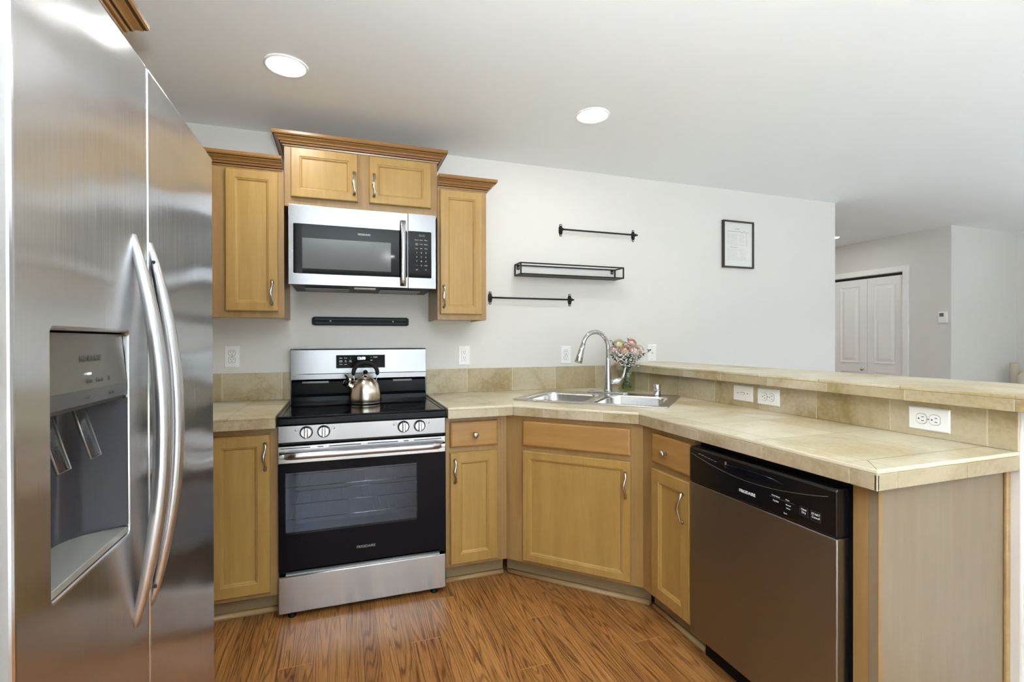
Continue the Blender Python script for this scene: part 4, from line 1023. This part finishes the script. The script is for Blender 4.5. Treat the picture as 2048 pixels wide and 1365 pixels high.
# ------------------------------------------------------------------ flowers in a jar
JX, JY = 2.030, -0.268
t = thing('glass_jar', 'clear glass jar of water holding the bouquet behind the faucet', 'jar', (JX, JY, CT+0.0006))
MB().lathe([(0.048, 0.0), (0.054, 0.004), (0.0565, 0.012), (0.0565, 0.105), (0.053, 0.125), (0.043, 0.142), (0.040, 0.150), (0.042, 0.153), (0.040, 0.170)], M_jar, n=40, cap1=False).build('jar_wall', t)
MB().lathe([(0.0455, 0.0035), (0.052, 0.007), (0.053, 0.105), (0.0500, 0.121), (0.047, 0.124)], thin_glass('water', (0.90, 0.93, 0.80, 1)), n=32).build('water', t)
random.seed(11)
M_leaf = plain('leaf_green', (0.045, 0.085, 0.035, 1), 0.5); M_leaf2 = plain('leaf_grey_green', (0.075, 0.115, 0.07, 1), 0.55); M_stem = plain('stem_green', (0.10, 0.17, 0.05, 1), 0.5)
C0 = Vector((JX, JY, CT))
def stem_path(tip, ph):
    b = Vector((0.028*math.cos(ph), 0.028*math.sin(ph), 0.012)); nk = Vector((-0.018*math.cos(ph), -0.018*math.sin(ph), 0.150)); tp = Vector(tip)
    out = []
    for i in range(9):
        u = i/8; out.append(tuple((b*(1-u)**2+nk*2*u*(1-u)*1.0+tp*u*u)) if False else tuple(b.lerp(nk, u*2) if u < 0.5 else nk.lerp(tp, (u-0.5)*2)))
    return out
def rose(tip, r, c, label, ph):
    t = thing('rose', label, 'flower', tuple(C0), 0, 'roses in the jar')
    tipv = Vector(tip); mt = plain('petal', c, 0.55, 0, Subsurface_Weight=0.15); q = MB()
    axis = (Vector((tipv.x, tipv.y, 0))*5+Vector((-0.25, -0.8, 0))+Vector((0, 0, 0.75))).normalized()
    rot = Vector((0, 0, 1)).rotation_difference(axis)
    q.sphere((0, 0, 0), r*0.40, mt, 10, 8)
    for layer, (n, rr, rim) in enumerate(((3, 0.40, 0.72), (4, 0.55, 0.70), (5, 0.70, 0.62), (6, 0.85, 0.50), (7, 1.0, 0.34), (7, 1.08, 0.12))):
        for k in range(n):
            a = 2*PI*k/n+layer*0.55+random.uniform(-.12, .12); lo = []
            for i in range(7):
                v = i/6; row = []
                phi = -PI*0.42+(PI*0.42+math.asin(rim))*v          # latitude along the petal, on a ball of radius r*rr
                for j in range(7):
                    b = (j/6-0.5)*2*(PI/n*1.5)*(0.35+0.65*math.sin(PI*min(0.93, v*0.8+0.12)))
                    rad = r*rr*(1+0.10*v*v*layer/5+random.uniform(-.02, .02))
                    row.append((math.cos(a+b)*rad*math.cos(phi), math.sin(a+b)*rad*math.cos(phi), rad*math.sin(phi)-0.10*r*(j/3-1)**2*v))
                lo.append(row)
            q.loft(lo, mt, True, False, False, closed=False)
    q.xf(Matrix.Translation(tipv) @ rot.to_matrix().to_4x4())
    q.build('blossom', t, recalc=False)
    MB().tube(stem_path(tipv-Vector((0, 0, r*0.5)), ph), 0.0024, M_stem, 6).build('stem', t)
pk = [(0.90, 0.68, 0.54, 1), (0.90, 0.72, 0.66, 1), (0.90, 0.70, 0.66, 1), (0.92, 0.82, 0.76, 1), (0.92, 0.87, 0.68, 1), (0.92, 0.84, 0.78, 1), (0.88, 0.62, 0.52, 1)]
for (a, b, z, r, lab), c in zip((
    (-0.022, -0.045, 0.268, 0.030, 'apricot rose at the front centre of the bouquet'),
    (0.045, -0.045, 0.262, 0.034, 'large pale pink rose at the front right of the bouquet'),
    (-0.085, -0.015, 0.270, 0.026, 'pink rose at the left edge of the bouquet beside the faucet'),
    (0.085, -0.010, 0.275, 0.026, 'blush white rose at the right edge of the bouquet'),
    (-0.050, 0.015, 0.310, 0.030, 'cream yellow rose at the upper left of the bouquet'),
    (0.005, 0.045, 0.300, 0.024, 'pale rose at the back of the bouquet'),
    (0.040, 0.020, 0.315, 0.027, 'peach rose at the upper right of the bouquet')), pk):
    # bouquet frame: a along the view's right, b away from the camera
    rt = Vector((0.946, -0.325, 0)); aw = Vector((0.325, 0.946, 0)); p = rt*a+aw*b; rose((p.x, p.y, z), r*1.0, c, lab, random.uniform(0, 6.28))
q = MB(); M_bb = plain('tiny_white_bloom', (0.82, 0.78, 0.76, 1), 0.6)
for k in range(460):
    u = random.uniform(-0.115, 0.115); v = random.uniform(-0.09, 0.07); z = random.gauss(0.215, 0.030)
    z = min(max(z, 0.165), 0.32); mx = 0.045+0.085*(z-0.15)/0.12
    if abs(u) > mx: u *= mx/abs(u)*random.random()
    p = C0+Vector((0.946, -0.325, 0))*u+Vector((0.325, 0.946, 0))*v+Vector((0, 0, z))
    q.sphere(tuple(p), random.uniform(0.0032, 0.0056), M_bb, 6, 4)
    if k % 3 == 0: q.tube([tuple(p), tuple(p.lerp(C0+Vector((0, 0, 0.16)), 0.5)), tuple(C0+Vector((random.uniform(-.02, .02), random.uniform(-.02, .02), 0.15)))], 0.0006, M_stem, 4)
tag(q.build('baby_breath'), 'cloud of tiny white blossoms filling the bouquet around the roses', 'filler flowers', kind='stuff')
def sprig(tip, label, ph, mat, n=11, ls=0.017):
    t = thing('leaf_sprig', label, 'foliage', tuple(C0), 0, 'green sprigs in the bouquet')
    rt = Vector((0.946, -0.325, 0)); aw = Vector((0.325, 0.946, 0)); tv = rt*tip[0]+aw*tip[1]+Vector((0, 0, tip[2]))
    P = stem_path(tv, ph); MB().tube(P, 0.0016, M_stem, 5).build('stem', t)
    q = MB()
    def leaf_(c, d, s_):
        d = d.normalized(); sd_ = d.cross(Vector((random.uniform(-1, 1), random.uniform(-1, 1), random.uniform(0.2, 1)))).normalized(); nm = d.cross(sd_)
        rows = []
        for i in range(5):
            v_ = i/4; w_ = s_*0.34*math.sin(PI*min(0.97, v_+0.04)); cc = c+d*s_*v_+nm*s_*0.12*math.sin(PI*v_)
            rows.append([tuple(cc-sd_*w_+nm*w_*0.25), tuple(cc), tuple(cc+sd_*w_+nm*w_*0.25)])
        q.loft(rows, mat, True, False, False, closed=False)
    a, b = Vector(P[4]), Vector(P[-1])
    for i in range(n):
        u = 0.12+0.88*i/(n-1); c_ = a.lerp(b, u)
        for s_ in (-1, 1): leaf_(c_, (b-a).normalized()*0.7+Vector((random.uniform(-1, 1), random.uniform(-1, 1), random.uniform(-0.6, 0.6)))*0.9, ls*random.uniform(0.7, 1.1))
    for i in range(26):
        u = random.random(); c_ = Vector(P[0]).lerp(a, u)
        leaf_(c_, Vector((random.uniform(-1, 1), random.uniform(-1, 1), 0.7)), ls*0.8)
    q.build('leaves', t, recalc=False)
sprig((0.145, -0.015, 0.262), 'long dark leafy sprig reaching right out of the bouquet', 0.2, M_leaf, 14)
sprig((0.115, 0.02, 0.235), 'short leafy sprig low on the right side of the bouquet', 1.1, M_leaf, 10)
sprig((-0.095, 0.01, 0.325), 'upright leafy sprig at the top left of the bouquet', 2.2, M_leaf2, 13)
sprig((0.020, 0.030, 0.335), 'leafy sprig standing at the top right of the bouquet', 3.1, M_leaf, 13)
sprig((-0.020, 0.00, 0.310), 'leafy sprig between the cream and peach roses', 4.1, M_leaf2, 10)
sprig((-0.105, -0.02, 0.235), 'leafy sprig on the left side of the bouquet beside the faucet', 5.0, M_leaf, 10)
sprig((0.075, -0.055, 0.225), 'leafy sprig at the front right of the bouquet under the large pink rose', 0.8, M_leaf, 9)
sprig((-0.055, -0.060, 0.225), 'leafy sprig at the front left of the bouquet', 2.8, M_leaf, 9)
sprig((0.010, -0.075, 0.235), 'leafy sprig at the front low middle of the bouquet', 5.8, M_leaf, 9)

# ------------------------------------------------------------------ things in the living room seen over the bar
M_bench = plain('bench_wood', srgb(170, 150, 120), 0.5)
t = thing('bench', 'light wooden bench hidden behind the bar carrying the patterned cushion', 'bench', (7.0, -0.50, 0))
MB().box(-0.22, 0.22, -0.5, 0.5, 0.42, 0.46, M_bench, 0.005).build('seat', t)
for x in (-0.19, 0.19):
    for y in (-0.46, 0.46): MB().box(x-0.02, x+0.02, y-0.02, y+0.02, 0, 0.4195, M_bench, 0.003).build('leg', t)
M_cream = plain('cream_fabric', srgb(206, 196, 176), 0.9); M_redpat = plain('maroon_thread', srgb(110, 40, 40), 0.9)
t = thing('throw_cushion', 'cream cushion with dark red zigzag pattern at the right edge beyond the bar', 'cushion', (6.90, -0.22, 0.4605), math.radians(23))
q = MB(); lo = []
for i in range(11):
    x = -0.055+0.11*i/10; k = math.sqrt(max(0.0, 1-(abs(x)/0.058)**2.5)); s_ = 0.17+0.055*k
    lo.append([(x, yy*1.0, 0.235+zz_) for yy, zz_ in rrect(0, 0, 2*s_, 2*s_, 0.05+0.02*k, 5)])
q.loft(lo, M_cream, True); q.build('cover', t)
q = MB()
for k in range(14):
    z = 0.05+k*0.028
    q.poly([(-0.0600, 0.10, z), (-0.0600, -0.04, z+0.012), (-0.0600, -0.04, z-0.002)], M_redpat)
    q.box(-0.0610, -0.0601, -0.16, -0.04, z+0.001, z+0.009, M_redpat)
q.build('woven_pattern', t)
t = thing('rolled_mat', 'pale rolled mat standing upright in the corner beyond the bar', 'mat', (6.985, 0.085, 0))
q = MB(); lo = []
for z in (0, 0.01, 0.985, 0.995): lo.append([(0.036*math.cos(2*PI*i/28), 0.036*math.sin(2*PI*i/28), z) for i in range(28)])
q.loft(lo, M_cream, True); q.build('roll', t)
q = MB(); sp_ = []
for i in range(60):
    a = i*0.32; rr = 0.004+0.0015*a; sp_.append((rr*math.cos(a), rr*math.sin(a), 0.996))
q.tube(sp_, 0.0012, M_bench, 5); q.build('rolled_edge', t)
# hedge outside the glass door, seen only in reflections
q = MB(); random.seed(5)
M_hedge = NT('hedge_green'); nz = M_hedge.n('TexNoise', None, Scale=9.0, Detail=6.0); M_hedge.p(Base_Color=M_hedge.ramp(nz.outputs[0], [(0.35, (0.01, 0.025, 0.008)), (0.6, (0.12, 0.19, 0.07))]), Roughness=0.9); M_hedge = M_hedge.m
lo = []
for i in range(40):
    x = -12+30*i/39; h = 1.15+0.35*math.sin(i*0.9)+random.uniform(-0.15, 0.15)
    lo.append([(x, -16.4+random.uniform(-.1, .1), -0.12), (x, -16.0+random.uniform(-.15, .15), 0.5), (x, -16.1+random.uniform(-.15, .15), h*0.8), (x, -16.6, h), (x, -17.2, h*0.85), (x, -17.4, -0.12)])
q.loft(lo, M_hedge, False); tag(q.build('garden_hedge'), 'long green garden hedge outside the sliding glass door', 'hedge')
